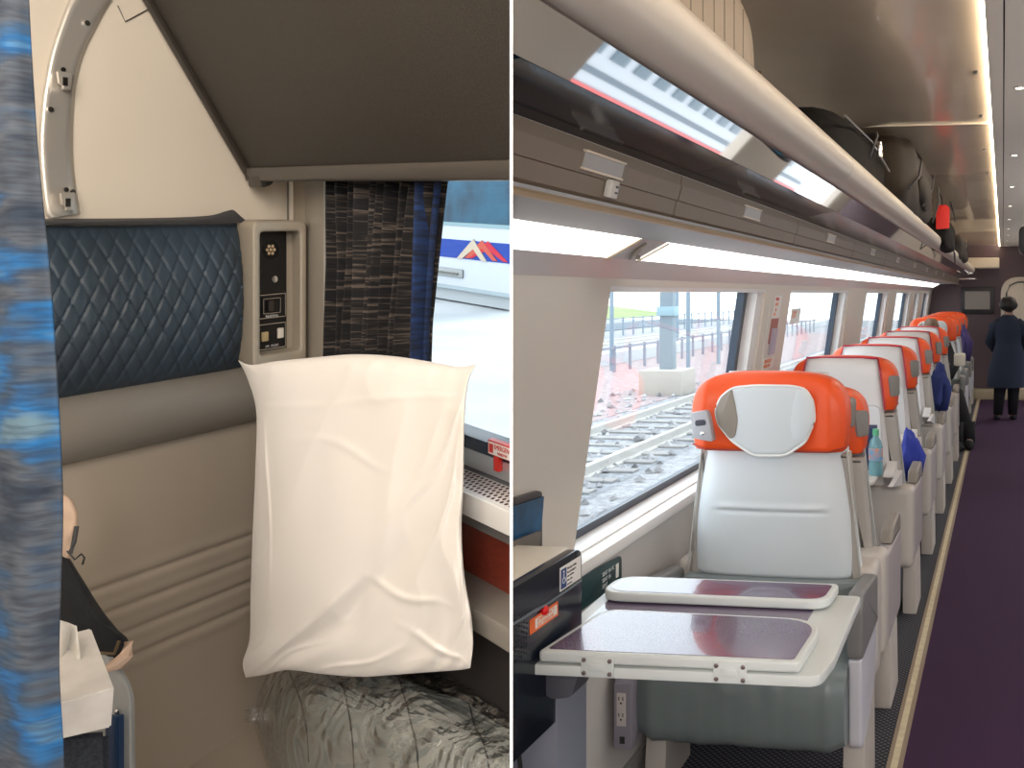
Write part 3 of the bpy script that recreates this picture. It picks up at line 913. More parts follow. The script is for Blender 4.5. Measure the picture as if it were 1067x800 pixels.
hx0, hx1 = LT(447, 286, -5).x, LT(483, 290, -5).x
hd = obj('grab_recess', box(hx0, hx1, -4.995, -4.98, -.70, -.60, .01), mat('pale recess', (.22, .23, .22), .4), TR, M=ML)
obj('handrail', box(hx0 + .05, hx1 - .1, -4.98, -4.965, -.665, -.645), mat('brown handrail', (.06, .05, .04), .4), hd, M=ML, smooth=False)

# ================================================================== THE COACH (right side)
def WX(z): return -1.124 + (z - .85) * .148          # the leaning window wall
def WP(y, z, off=0.0): return Vector((WX(z) + off, y, z))
def wallbox(y0, y1, z0, z1, o0=-.10, o1=0.0, r=0):
    """piece of the leaning wall between two offsets"""
    g = box(o0, o1, y0, y1, z0, z1, r)
    for v in g.verts: v.co.x += WX(v.co.z)
    return g
YE = 14.0
wins = [(2.415, 4.10), (4.60, 6.42), (7.25, 8.75), (9.35, 10.9), (11.35, 12.1), (12.6, 13.7)]
ZS, ZT_ = .79, 1.52
g = wallbox(1.7, YE, 0, ZS); add(g, wallbox(1.7, YE, ZT_, 1.56))
yy = 1.7
for a, b in wins:
    add(g, wallbox(yy, a, ZS, ZT_)); yy = b
add(g, wallbox(yy, YE, ZS, ZT_))
struct(obj('wall_left', g, wallm, cl='R', smooth=False))
for i, (a, b) in enumerate(wins):
    n = 'window_%d' % (i + 1)
    fw = wallbox(a, b, ZS, ZS + .012, -.09, .0)
    add(fw, wallbox(b - .10, b, ZS + .01, ZT_, -.085, -.012)); add(fw, wallbox(a, a + .02, ZS + .01, ZT_, -.085, -.012)); add(fw, wallbox(a, b, ZT_ - .015, ZT_, -.09, -.002))
    W_ = struct(obj(n, fw, ledgem, smooth=False))
    gk = wallbox(a + .02, b - .11, ZS + .012, ZS + .038, -.088, -.070); add(gk, wallbox(b - .15, b - .10, ZS + .012, ZT_ - .015, -.088, -.055)); add(gk, wallbox(a + .02, a + .05, ZS + .012, ZT_ - .015, -.088, -.07))
    obj('gasket', gk, gasket, W_, smooth=False)
    obj('pane', wallbox(a + .02, b - .10, ZS + .012, ZT_ - .01, -.082, -.078), panem, W_, smooth=False)
    lf = box(-1.175, -1.085, a - .03 if i else 2.2, b + .10, ZS - .03, ZS + .006, .008, 2)
    if i < 3: obj('ledge', lf, ledgem, W_)
# lower wall and its long ledge trim
struct(obj('trim_6', box(-1.16, -1.112, 1.7, YE, .0, .76), wallg, cl='R', smooth=False))
struct(obj('baseboard_left', box(-1.12, -1.10, 1.7, YE, 0, .10, .004), mat('grey skirting', (.30, .29, .28), .5), cl='R'))

# floor: carpets and strip
struct(obj('floor', box(-1.2, 1.8, -1.7, YE, -.06, -.002), mat('floor board', (.03, .02, .03), .8), smooth=False))
def flat(pts, z, h=.004):
    return prism(pts, z - h, z, 'z')
o = obj('aisle_carpet', flat([(-.317, 0), (1.44, 0), (1.44, YE), (-.317, YE)], .002), carpet, smooth=False); tag(o, 'deep purple carpet running down the aisle', 'carpet')
o = obj('seat_zone_carpet', flat([(-1.12, 1.7), (-.365, 1.2), (-.365, YE), (-1.12, YE)], .002), carpet2, cl='R', smooth=False); tag(o, 'dark dotted carpet under the row of coach seats', 'carpet')
st = thing('floor_strip', (-.34, 3, 0), 'cream floor strip with bronze edges between seats and purple aisle', 'floor strip')
obj('cream_strip', box(-.352, -.330, 1.0, YE, .0, .006), stripm, st, cl='R', smooth=False)
obj('edge', box(-.366, -.352, 1.0, YE, .0, .005), strips, st, cl='R', smooth=False)
obj('edge', box(-.330, -.314, 1.0, YE, .0, .005), strips, st, smooth=False)

# ---- cross section of the rack side: list of (X, Z) ; extruded along Y
def strip(name, pts, m_, y0=.9, y1=YE, th=.012, par=None, kind=True, ang=35, seam=None):
    """bent sheet following (x, z) points"""
    def nrm(i):
        a = Vector(pts[max(i - 1, 0)]); b = Vector(pts[min(i + 1, len(pts) - 1)]); d = (b - a).normalized()
        return Vector((-d.y, d.x))
    loop = [tuple(Vector(p)) for p in pts] + [tuple(Vector(pts[i]) + nrm(i) * th) for i in range(len(pts) - 1, -1, -1)]
    g = prism(loop, y0, y1, 'y')
    return obj(name, g, m_, par, cl='R', ang=ang)
struct(strip('trim_7', [(-.975, 1.590), (-1.024, 1.538)], glossw, th=-.012))
# lit diffusers between wall and rack, in lengths with fittings between
dl = [(1.0, 2.28), (2.46, 5.2), (5.25, 8.0), (8.05, 10.8), (10.85, 13.6)]
for i, (a, b) in enumerate(dl):
    q = [(-.887, 1.637), (-.975, 1.590)]
    o = strip('ceiling_light', q, diffm, a, b, -.006)
    if i == 0: tag(o, 'glowing white diffuser panel nearest the camera above the first window', 'light')
    elif i == 1: tag(o, 'glowing white diffuser panel just beyond the small coat hook fitting', 'light')
    else: tag(o, ['third glowing diffuser panel from the camera under the rack', 'fourth glowing diffuser panel from the camera under the rack', 'last and smallest glowing diffuser panel, at the far end of the rack'][i - 2], 'light', 'far diffuser panels under the rack')
FT = thing('light_fitting', (-.93, 2.37, 1.61), 'small grey fitting with a curved coat hook between two glowing diffusers', 'fitting')
g = prism([(-.887, 1.637), (-.975, 1.590), (-.980, 1.597), (-.892, 1.644)], 2.28, 2.46, 'y'); obj('backing', g, mat('fitting grey', (.52, .50, .47), .3), FT)
obj('hook_arm', tube([(-.90, 2.34, 1.628), (-.925, 2.35, 1.611), (-.945, 2.37, 1.598), (-.962, 2.39, 1.590)], [.004, .007, .006, .003], 10), mat('fitting beige', (.45, .41, .35), .3), FT)
obj('hook_knob', lathe([(.004, -.012), (.012, -.008), (.014, 0), (.010, .008), (.003, .01)], 14, Matrix.Translation((-.950, 2.41, 1.596)) @ Matrix.Scale(.6, 4)), mat('fitting beige', (.45, .41, .35), .3), FT)
for e in (2.27, 2.47): obj('trim_line', tube([(-.886, e, 1.634), (-.977, e, 1.586)], .003, 6), mat('brass line', (.45, .36, .25), .4), FT)
# wall above diffuser carries the gloss strip under the rack
struct(strip('trim_8', [(-.604, 1.628), (-.70, 1.642), (-.887, 1.637)], glossb, th=-.012))
struct(obj('trim_9', tube([(-.604, .9, 1.629), (-.604, YE, 1.629)], .006, 8), mat('brass trim', (.50, .38, .24), .35, metal=.5), cl='R'))
RK = thing('luggage_rack', (-.5, 2, 1.63), 'long overhead luggage rack with taupe hatches, gloss navy band and beige rounded lip', 'luggage rack')
seams = [.9, 1.70, 2.72, 3.80, 4.85, 5.9, 6.95, 8.0, 9.05, 10.1, 11.15, 12.2, 13.3]
for i in range(len(seams) - 1):
    a, b = seams[i] + .003, seams[i + 1] - .003
    F = strip('fascia_panel', [(-.585, 1.717), (-.587, 1.700), (-.5845, 1.699), (-.592, 1.672), (-.5955, 1.671), (-.600, 1.645), (-.612, 1.636)], fasc, a, b, -.012, RK)
    # handle: flush recess with two bright bars
    hy = a + (b - a) * .5
    if i < 9:
        hy = 1.355 if i == 0 else hy
        M_ = frame_at((-.5855, hy, 1.690), (0, 1, 0), (.007, 0, .028))
        hp = obj('handle', box(-.07, .07, -.012, .012, -.006, .0005), mat('recess grey', (.33, .31, .28), .3), F, M=M_, cl='R', smooth=False)
        obj('handle_bar', add(box(-.072, .072, .011, .0145, -.004, .003, .001), box(-.072, .072, -.0145, -.011, -.004, .003, .001)), mat('champagne bar', (.72, .62, .48), .3, metal=.5), hp, M=M_, cl='R')
        if i == 0:
            M2 = frame_at((-.597, 1.395, 1.661), (0, 1, 0), (.006, 0, .028))
            rp = obj('reading_lamp', box(-.014, .014, -.014, .014, 0, .012, .003), mat('lamp grey', (.50, .47, .43), .3), F, M=M2)
            obj('lamp_slot', add(box(.0, .009, .003, .006, .012, .0128), box(.0, .009, -.006, -.003, .012, .0128)), black, rp, M=M2, smooth=False)
for i in range(0, len(seams) - 1):
    a, b = seams[i] + .0015, seams[i + 1] - .0015
    strip('gloss_band', [(-.478, 1.736), (-.585, 1.718)], navygl if i < 2 else mat('gloss dark band', (.05, .042, .035), .2, spec=.3), a, b, -.01, RK)
strip('mirror_panel', [(-.455, 1.794), (-.478, 1.737)], mirror, .7, 13.4, -.01, RK)
def rackshelf(): return prism([(-.46, 1.80), (-1.0, 1.80), (-1.0, 1.815), (-.46, 1.815)], .7, 13.4, 'y')
obj('shelf', rackshelf(), mat('rack shelf', (.25, .23, .20), .5), RK, cl='R', smooth=False)
ts = [.5, 2.45, 5.0, 7.6, 10.2, 13.4]
for i in range(len(ts) - 1):
    a, b = ts[i] + .0015, ts[i + 1] - .0015
    pr = []
    for k in range(20):
        an = 2 * math.pi * k / 20
        pr.append((-.430 + .047 * math.cos(an), 1.832 + .045 * math.sin(an)))
    obj('rounded_lip', prism(pr, a, b, 'y'), railm, RK, cl='R')
obj('end_cap', box(-.50, -.40, 13.0, 13.4, 1.76, 1.80, .01), chrome, RK)
obj('end_frame', tube([(-.62, 12.6, 1.70), (-.36, 12.6, 1.70), (-.30, 13.2, 1.70), (-.62, 13.2, 1.70)], .008, 8), chrome, RK)

# ---- ceiling
xc = -.049
cpts = [(xc - .006, 2.2), (-.45, 2.2), (-.70, 2.185), (-.88, 2.13), (-.98, 2.03), (-1.02, 1.90), (-1.03, 1.60)]
for i, (a, b) in enumerate(((-1.7, 3.95), (3.955, 8.4), (8.405, YE - .02))):
    def loop():
        out = list(cpts)
        off = [(p[0], p[1] + .02) if k < 3 else (p[0] - .015, p[1] + .01) for k, p in enumerate(cpts)]
        return prism(out + off[::-1], a, b, 'y')
    struct(obj('ceiling' if i == 0 else 'ceiling', loop(), ceilm, cl='R' , ang=60))
struct(obj('trim_10', box(xc - .002, xc + .006, -1.7, YE - .02, 2.182, 2.225), covem, smooth=False))
struct(obj('trim_11', box(xc + .006, xc + .050, -1.7, YE, 2.18, 2.23), ceilw, smooth=False))
struct(obj('trim_12', box(xc + .054, xc + .16, -1.7, YE, 2.18, 2.23), ceilw, smooth=False))
struct(obj('trim_13', box(xc + .0, xc + .06, -1.7, YE, 2.195, 2.235), mat('dark gap', (.03, .025, .02), .8), smooth=False))
struct(obj('ceiling_right', box(xc + .16, 1.8, -1.7, YE, 2.185, 2.23), ceilw, smooth=False))
for k, yv in enumerate((3.2, 4.75, 6.15, 7.5, 8.85, 10.1, 11.3, 12.4, 13.4)):
    t = thing('downlight', (.056, yv, 2.178), 'small round downlight, nearest in the ceiling row over the aisle' if k == 0 else '%s downlight from the camera in the ceiling row over the aisle' % ['', 'second', 'third', 'fourth', 'fifth', 'sixth', 'seventh', 'eighth', 'ninth and furthest'][k], 'downlight', 'row of ceiling downlights')
    obj('rim', lathe([(.022, 2.180), (.022, 2.176), (.017, 2.175), (.016, 2.180)], 16, Matrix.Translation((.056, yv, 0))), chrome, t)
    obj('lamp_face', lathe([(.016, 2.179), (.015, 2.1765)], 16, Matrix.Translation((.056, yv, 0))), downm, t, smooth=False)
for k, (x_, y_) in enumerate(((-.075, 2.1), (-.085, 3.05), (-.085, 3.8), (-.09, 4.7), (-.085, 5.6))):
    o = obj('ceiling_clip', box(x_ - .006, x_ + .006, y_ - .02, y_ + .02, 2.196, 2.2, .001), black); tag(o, 'tiny dark clip in the glossy ceiling beside the lit cove, %s from the camera' % ['first', 'second', 'third', 'fourth', 'fifth'][k], 'clip', 'ceiling clips by the cove')

struct(obj('trim_16', box(-.72, xc - .004, 3.949, 3.957, 2.193, 2.199), mat('pale seam', (.75, .66, .52), .4, metal=.3), smooth=False))
# ---- end wall, doorway, screen
struct(obj('wall_end', box(-1.2, 1.8, YE, YE + .08, 0, 2.25), endm, smooth=False))
struct(obj('trim_14', box(-1.0, xc + .0, YE - .6, YE, 1.86, 2.0, .01), mat('warm bulkhead', (.75, .66, .52), .4), smooth=False))
o = obj('door_1', prism(rounded([(-.03, 0), (.75, 0), (.75, 1.74), (-.03, 1.74)], [0, 0, .26, .26], 8), YE - .05, YE, 'y', .01), mat('pale door surround', (.60, .53, .44), .45)); struct(o)
obj('door_leaf', prism(rounded([(.05, .02), (.67, .02), (.67, 1.66), (.05, 1.66)], [0, 0, .2, .2], 8), YE - .065, YE - .05, 'y', .003), mat('cream door leaf', (.66, .58, .48), .5), o)
obj('door_seal', tube([(.05, YE - .07, .1), (.05, YE - .07, 1.50), (.10, YE - .07, 1.62), (.20, YE - .07, 1.665), (.6, YE - .07, 1.665)], .009, 8), black, o)
struct(obj('baseboard_end', box(-1.1, .9, YE - .30, YE, 0, .13, .01), mat('beige step', (.46, .38, .26), .5)))
SC = thing('wall_screen', (-.35, YE, 1.2), 'dark framed rectangular screen with pale display on the plum end wall', 'screen')
obj('screen_frame', box(-.60, -.12, YE - .04, YE - .0, 1.21, 1.60, .015), mat('screen frame', (.02, .016, .018), .4), SC)
obj('display', box(-.545, -.185, YE - .045, YE - .038, 1.275, 1.535), mat('grey display', (.24, .21, .185), .3), SC, smooth=False)
HS = thing('hanging_monitor', (.09, 4.05, 2.18), 'dark rounded ceiling monitor with a teal glow at the right edge', 'monitor')
a_ = RX(1058, 250, .073)
mo = rounded([(.065, 1.66), (.30, 1.66), (.30, 1.78), (.065, 1.78)], .03, 5)
obj('monitor_body', prism(mo, 3.98, 4.08, 'y', .012), black, HS)
obj('monitor_screen', prism(rounded([(.088, 1.672), (.28, 1.672), (.28, 1.768), (.088, 1.768)], .015), 3.974, 3.979, 'y'), glow('teal screen', (.01, .11, .17), 1.0), HS, smooth=False)
obj('monitor_stem', box(.16, .20, 4.01, 4.05, 1.78, 2.19, .005), black, HS)

# room closure behind and to the right of the camera
wr_ = add(box(1.45, 1.55, -1.7, YE, 0, .85), box(1.45, 1.55, -1.7, YE, 1.5, 2.25))
for y0_, y1_ in ((-1.7, -.6), (1.3, 2.0), (3.9, 4.85), (7.9, 9.45), (12.4, 13.3)): add(wr_, box(1.45, 1.55, y0_, y1_, .85, 1.5))
struct(obj('wall_right', wr_, wallm, smooth=False))
struct(obj('wall_back', box(-2.6, 1.9, -1.78, -1.7, 0, 2.4), wallm, smooth=False))

# ---- wall furniture
sgn = thing('pillar_notice', WP(4.3, 1.15, 0), 'narrow emergency notice with orange print on the pillar after the first window', 'notice')
def wallpl(y0, y1, z0, z1, o0, o1): return wallbox(y0, y1, z0, z1, o0, o1)
obj('frame', wallpl(4.20, 4.44, 1.15, 1.50, .0, .003), mat('pale frame', (.66, .62, .56), .4), sgn, smooth=False)
obj('paper', wallpl(4.27, 4.40, 1.39, 1.49, .003, .0045), paper, sgn, smooth=False)
obj('tool_recess', wallpl(4.26, 4.40, 1.27, 1.385, .003, .0045), mat('red brown tool', (.38, .10, .07), .4), sgn, smooth=False)
obj('hammer_handle', wallpl(4.29, 4.37, 1.22, 1.34, .004, .015), mat('lilac grey handle', (.42, .36, .45), .4), sgn, smooth=False)
MW = lambda y, z, o_=.006: frame_at(WP(y, z, o_), (0, 1, 0), (.148, 0, 1))
for k, (y_, z_, s_, tx) in enumerate(((4.285, 1.475, .022, 'BREAK'), (4.285, 1.452, .022, 'GLASS'), (4.30, 1.425, .022, 'IN'), (4.28, 1.405, .020, 'FIRE'))):
    obj('lettering', textbm(tx, s_), ortx if k else redtx, sgn, M=MW(y_, z_, .0052), smooth=False)
obj('label', wallpl(4.22, 4.42, 1.155, 1.205, .003, .0045), paper, sgn, smooth=False)
obj('lettering', textbm('EMERGENCY', .026), ortx, sgn, M=MW(4.23, 1.190, .0052), smooth=False)
obj('lettering', textbm('WINDOW', .026), ortx, sgn, M=MW(4.23, 1.168, .0052), smooth=False)
ws_ = thing('window_sticker', WP(4.95, 1.25, -.076), 'small orange pictogram sticker on the second window', 'sticker')
obj('sticker_sheet', wallpl(5.02, 5.26, 1.34, 1.42, -.0775, -.0765), paper, ws_, smooth=False)
obj('lettering', textbm('EXIT', .05), ortx, ws_, M=MW(5.05, 1.385, -.076), smooth=False)
# magazine pocket
mp_ = thing('magazine_pocket', WP(2.1, .8, 0), 'taupe wall pocket holding a blue magazine left of the near window', 'magazine pocket')
def wq(px, py, off):
    r = rw(px, py); d = (-1.124 + .65 * .148 + off) / (r.x - .148 * r.z); return EYE + r * d
def wpoly(name, pts, off, th, m_, par, r=0):
    g = new()
    a = [g.verts.new(wq(x, y, off)) for x, y in pts]; b = [g.verts.new(wq(x, y, off) + Vector((-th, 0, 0))) for x, y in pts]
    g.faces.new(a); g.faces.new(b[::-1])
    for i in range(len(pts)): g.faces.new((a[i], a[(i + 1) % len(pts)], b[(i + 1) % len(pts)], b[i]))
    bmesh.ops.recalc_face_normals(g, faces=g.faces)
    if r: bmesh.ops.bevel(g, geom=[e for e in g.edges], offset=r, segments=2, affect='EDGES')
    return obj(name, g, m_, par, cl='R')
wpoly('backing', rounded([(520, 524), (565, 510), (565, 590), (520, 615)], [0, 6, 0, 0], 4), .012, .010, mat('dark pocket', (.07, .06, .055), .4), mp_)
tag(wpoly('magazine', [(520, 533), (567, 517), (564, 555), (520, 580)], .020, .006, mat('blue cover', (.012, .075, .17), .35, var=.4, vs=14), None), 'blue magazine standing in the taupe wall pocket', 'magazine')
wpoly('pocket_front', [(520, 570), (564, 553), (562, 573), (520, 592)], .034, .008, mat('taupe pocket', (.16, .14, .12), .45), mp_)
# side console with gloss black face
CS = thing('side_console', (-1.0, 1.9, .5), 'gloss black side console with pale top at the left edge by the table', 'console')
pr_ = rounded([(1.2, .935), (2.03, .935), (2.03, .60), (1.2, .60)], [0, .03, 0, 0], 5)
obj('console_face', prism(pr_, -.955, -.93, 'x', .002), blackgl, CS, cl='R')
obj('console_top', box(-1.12, -.953, 1.2, 2.028, .60, .937, .012), mat('pale console top', (.66, .60, .50), .45), CS, cl='R')
MCs = lambda y, z: frame_at((-.9295, y, z), (0, 1, 0), (0, 0, 1))
obj('relief_line', tube([(-.929, 1.2, .865), (-.929, 1.70, .868), (-.929, 1.85, .862), (-.929, 2.02, .862)], .004, 8), mat('dark relief', (.05, .055, .06), .2), CS, cl='R')
obj('red_button', lathe([(.009, 0), (.010, .005), (.006, .010), (.001, .011)], 18, MCs(1.847, .853) @ Matrix.Scale(1, 4)), mat('red button', (.75, .01, .01), .3), CS)
g = new()
for a in range(9):
    for b in range(9):
        add(g, lathe([(.0022, 0), (.0022, .0006)], 6, MCs(1.70 + a * .010, .790 + b * .010 + (a % 2) * .005)))
o = obj('speaker_holes', g, mat('hole grey', (.03, .04, .035), .8), CS, cl='R', smooth=False); o['kind'] = 'stuff'
st_ = obj('wheelchair_sticker', box(-.9298, -.929, 1.921, 2.023, .868, .918), paper, CS, smooth=False)
obj('blue_square', box(-.929, -.9285, 1.925, 1.951, .871, .913), bluetx, st_, smooth=False)
wc = new()
MS_ = MCs(1.938, .892)
add(wc, lathe([(.0025, 0), (.0025, .0008)], 10, MS_ @ Matrix.Translation((0, .014, .0006))))
add(wc, tube([(0, .010, .001), (0, 0, .001), (.006, 0, .001), (.009, -.008, .001)], .0011, 5), MS_)
add(wc, tube([(.006 * math.cos(a) , -.004 + .0065 * math.sin(a), .001) for a in [math.radians(q) for q in range(120, 400, 20)]], .0009, 5), MS_)
obj('wheelchair_symbol', wc, whitetx, st_)
for k, (tx, s_) in enumerate((('Priority seating', .0075), ('for passengers', .0075), ('with disabilities', .0055), ('please offer', .0055), ('your place', .0055))):
    obj('lettering', textbm(tx, s_ * .95), blacktx, st_, M=MCs(1.955, .908 - k * .0085) @ Matrix.Translation((0, 0, .0008)), smooth=False)
os_ = obj('orange_label', box(-.9298, -.929, 1.79, 1.912, .822, .852), mat('orange label', (.85, .16, .03), .5), CS, smooth=False)
obj('label_sheet', box(-.929, -.9286, 1.812, 1.906, .827, .847), paper, os_, smooth=False)
obj('lettering', textbm('EMERGENCY', .013), ortx, os_, M=MCs(1.820, .841) @ Matrix.Translation((0, 0, .001)), smooth=False)
obj('lettering', textbm('EXIT WINDOW', .010), ortx, os_, M=MCs(1.820, .831) @ Matrix.Translation((0, 0, .001)), smooth=False)
for v in os_.children: pass
# dark card on the wall beyond the table
cd = thing('wall_card', (-1.1, 2.55, .70), 'dark wall plate with pale lettering just below the window ledge', 'wall plate')
obj('plate', prism(rounded([(2.40, .66), (2.68, .66), (2.68, .735), (2.40, .752)], [0, 0, .02, 0]), -1.112, -1.104, 'x', .002), mat('dark teal plate', (.015, .05, .055), .25), cd)
for k in range(3): obj('lettering', textbm('SEAT 1A 1C'[:10 - 3 * k], .016), whitetx, cd, M=frame_at((-1.1035, 2.54, .716 - k * .017), (0, 1, 0), (0, 0, 1)), smooth=False)
obj('white_tag', box(-1.104, -1.1034, 2.635, 2.655, .68, .72), paper, cd, smooth=False)

# ---- the folding table
TBL = thing('folding_table', (-.65, 2.05, .0), 'pale rimmed folding table with two raised purple grey leaves beside the near seat', 'table')
z0 = .734
tp = rounded([(-.955, 1.812), (-.352, 1.832), (-.340, 1.93), (-.345, 2.34), (-.985, 2.32)], [.0, .03, .0, .02, .0], 5)
obj('table_base', prism(tp, z0, z0 + .022, 'z', .004), tabrim, TBL, cl='R')
obj('base_inset', prism([(-.93, 1.90), (-.44, 1.90), (-.44, 2.28), (-.95, 2.28)], z0 + .022, z0 + .0235, 'z'), tabtop, TBL, cl='R', smooth=False)
def leaf(nm, pts, rads, z_, th):
    o_ = rounded(pts, rads, 8)
    L_ = obj(nm, prism(o_, z_, z_ + th, 'z', .006, 3), tabrim, TBL, ang=50)
    c = Vector((sum(p[0] for p in pts) / len(pts), sum(p[1] for p in pts) / len(pts)))
    ins = []
    for p in o_:
        d = Vector(p) - c
        ins.append(tuple(c + Vector((d.x * (1 - .014 / max(abs(pts[0][0] - c.x), .01)), d.y * (1 - .014 / max(abs(pts[0][1] - c.y), .01))))))
    obj('leaf_surface', prism(ins, z_ + th - .001, z_ + th + .0008, 'z'), tabtop, L_, smooth=False)
    return L_
leaf('near_leaf', [(-.925, 1.815), (-.392, 1.832), (-.385, 2.085), (-.900, 2.085)], [.01, .01, .10, .05], z0 + .026, .022)
leaf('far_leaf', [(-.965, 2.195), (-.405, 2.205), (-.400, 2.345), (-.965, 2.335)], [.06, .05, .02, .06], z0 + .026, .022)
for hx in (-.80, -.53):
    hg = obj('hinge', add(box(hx - .016, hx + .016, 1.806 + (hx + .95) * .033, 1.815 + (hx + .95) * .033, z0 + .016, z0 + .030, .002), box(hx - .034, hx + .034, 1.810 + (hx + .95) * .033, 1.816 + (hx + .95) * .033, z0 + .003, z0 + .043, .001)), tabrim, TBL)
    for dx in (-.027, .027):
        for dz in (.010, .036):
            obj('screw', lathe([(.0045, 0), (.0045, .002), (.002, .003)], 10, frame_at((hx + dx, 1.8095 + (hx + .95) * .033, z0 + dz), (1, 0, 0), (0, 0, 1))), screwm, hg)
obj('table_pedestal', box(-1.03, -.925, 1.90, 2.05, .0, z0, .012), mat('blue grey pedestal', (.24, .25, .30), .45), TBL, cl='R')
obj('pedestal_bracket', prism(rounded([(-.99, .72), (-.86, .72), (-.875, .672), (-.92, .665)], .012), 1.86, 1.94, 'y', .004), mat('dark bracket', (.10, .10, .12), .45), TBL)
o = obj('power_cable', tube([(-1.02, 1.885, .66), (-1.0, 1.875, .56), (-.985, 1.87, .46), (-.95, 1.87, .38), (-.90, 1.87, .30), (-.86, 1.88, .20)], .005, 8), black, cl='R'); tag(o, 'black cable looping down beside the table pedestal', 'cable')

# ---- coach seats
def seat_outline(z): return lerp(.288, .236, (z - .5) / .5)
def make_seat(label, group=None, facing=True):
    """front towards -y, origin on the floor below the back's front face"""
    t = thing('coach_seat', (0, 0, 0), label, 'seat', group)
    # backrest
    o_ = rounded([(-.290, .50), (.290, .50), (.240, 1.03), (-.240, 1.03)], [.03, .03, .02, .02], 4)
    def bk(u, v):
        z = lerp(.588, 1.03, v); hw = lerp(.290, .238, v); x = (u * 2 - 1)
        y = -.03 * (1 - abs(x) ** 3) + .055 * max(0, abs(x) - .72) ** 2 * 10 - .02 * math.sin(v * math.pi) + .0
        y += .006 * math.exp(-((z - .805) / .006) ** 2) * (1 if abs(x) < .62 else 0) - .005 * math.exp(-((z - .818) / .010) ** 2) * (1 if abs(x) < .62 else 0)
        y += .010 * math.exp(-((z - .588) / .006) ** 2)
        y += .0015 * noise.noise(Vector((x * 3, z * 9, 1)))
        return Vector((x * hw, y, z))
    g = surf(bk, 26, 90)
    top = [(-.238, 1.03), (.238, 1.03), (.290, .46), (-.290, .46)]
    def rim(u, v):
        return Vector((0, 0, 0))
    obj('backrest', g, leather, t, ang=70)
    for s in (-1, 1):
        obj('side_bolster', prism(rounded([(s * .300, .42), (s * .200, .42), (s * .165, .99 + (0 if facing else -.04)), (s * .247, .99 + (0 if facing else -.04))], .004, 2), .004, .072, 'y', .016, 3), taupel, t, ang=50)
    for s in (-1, 1): obj('piping', tube([(s * .287, -.001, .60), (s * .240, .004, 1.0)], .0028, 6), mat('side piping', (.45, .45, .43), .5), t)
    obj('lower_cushion', prism(rounded([(-.288, .44), (.288, .44), (.289, .590), (-.289, .590)], .01, 3), -.050, .06, 'y', .010), mat('mid grey leather', (.20, .225, .225), .4, bump=.2, bs=200, dist=.001), t, ang=50)
    # headrest hull: stacked rounded sections, wrapping forward at both sides
    dz = 0.0 if facing else -.040
    hv = [(1.003, .236, .052), (1.010, .243, .060), (1.05, .248, .064), (1.10, .252, .066), (1.14, .251, .066), (1.17, .246, .064), (1.195, .235, .060), (1.215, .218, .054), (1.232, .190, .045), (1.243, .150, .034), (1.249, .095, .020), (1.251, .03, .006)]
    def hr(u, v):
        p_ = poly([h_ for h_ in hv], v)
        a = u * 2 * math.pi
        ca, sa = math.cos(a), math.sin(a)
        e = .36
        x = math.copysign(abs(ca) ** e, ca) * p_.y
        y = math.copysign(abs(sa) ** .5, sa) * p_.z
        fw = -.035 * min(1, (abs(x) / .2)) ** 3 * (p_.z / .066) if y < 0 else 0
        w_ = .0025 * noise.noise(Vector((x * 9, y * 9, p_.x * 14)))
        return Vector((x, y * (1.25 if y > 0 else 1.0) + fw + w_ - .002, p_.x + dz + w_))
    g = surf(hr, 64, 34, cu=True)
    g.verts.ensure_lookup_table()
    g.faces.new([g.verts[i * 34] for i in range(64)][::-1]); g.faces.new([g.verts[i * 34 + 33] for i in range(64)])
    obj('headrest', g, orange, t, ang=75)
    obj('headrest_seam', tube([(-.246, -.070, 1.02 + dz), (-.20, -.094, 1.008 + dz), (-.13, -.075, 1.004 + dz), (0, -.066, 1.003 + dz), (.13, -.075, 1.004 + dz), (.20, -.094, 1.008 + dz), (.246, -.070, 1.02 + dz)], .003, 6), mat('dark red seam', (.35, .03, .01), .5), t)
    pp = [(-.170, 1.132), (-.150, 1.175), (-.112, 1.203), (-.04, 1.211), (.08, 1.211), (.125, 1.203), (.150, 1.165), (.156, 1.105), (.125, 1.035), (.060, .992), (-.045, .990), (-.115, 1.035), (-.160, 1.087)]
    pr2 = rounded(pp, .018, 3)
    pr2 = [(x, z + dz) for x, z in pr2]
    pd = obj('head_pad', prism(pr2, -.090, -.040, 'y', .014, 3), leather, t, ang=60)
    obj('pad_piping', tube([(x * .99, -.085, z) for x, z in pr2 + [pr2[0]]], .0045, 6), mat('bright piping', (.80, .80, .78), .5), pd)
    left = [(x, z) for x, z in pp if x < -.1] + [(-.105, 1.06), (-.088, 1.10), (-.098, 1.15), (-.112, 1.195)]
    lf = [(-.168, 1.130), (-.148, 1.173), (-.112, 1.200), (-.100, 1.15), (-.092, 1.10), (-.100, 1.05), (-.118, 1.040), (-.156, 1.085)]
    obj('pad_flank', prism([(x, z + dz) for x, z in rounded(lf, .008, 2)], -.0935, -.05, 'y', .006), mat('shaded pad flank', (.27, .235, .20), .5), pd, ang=50)  # left flank darker: crease shade put into its colour
    rf = [(.152, 1.165), (.125, 1.200), (.100, 1.205), (.084, 1.15), (.076, 1.09), (.084, 1.04), (.122, 1.038), (.154, 1.105)]
    obj('pad_flank', prism([(x, z + dz) for x, z in rounded(rf, .008, 2)], -.0925, -.05, 'y', .006), leather, pd, ang=50)
    # side handles: grey pads on both outer sides
    for s in (-1, 1):
        Mh = Matrix.Translation((s * .236, .052, 1.115 + dz)) @ Matrix.Rotation(s * -.72, 4, 'Z')
        obj('side_handle', prism(rounded([(-.028, -.045), (.020, -.050), (.030, .035), (.022, .050), (-.026, .046)], .012, 3), -.016, .014, 'y', .006), mat('handle grey', (.22, .205, .19), .4), t, M=Mh)
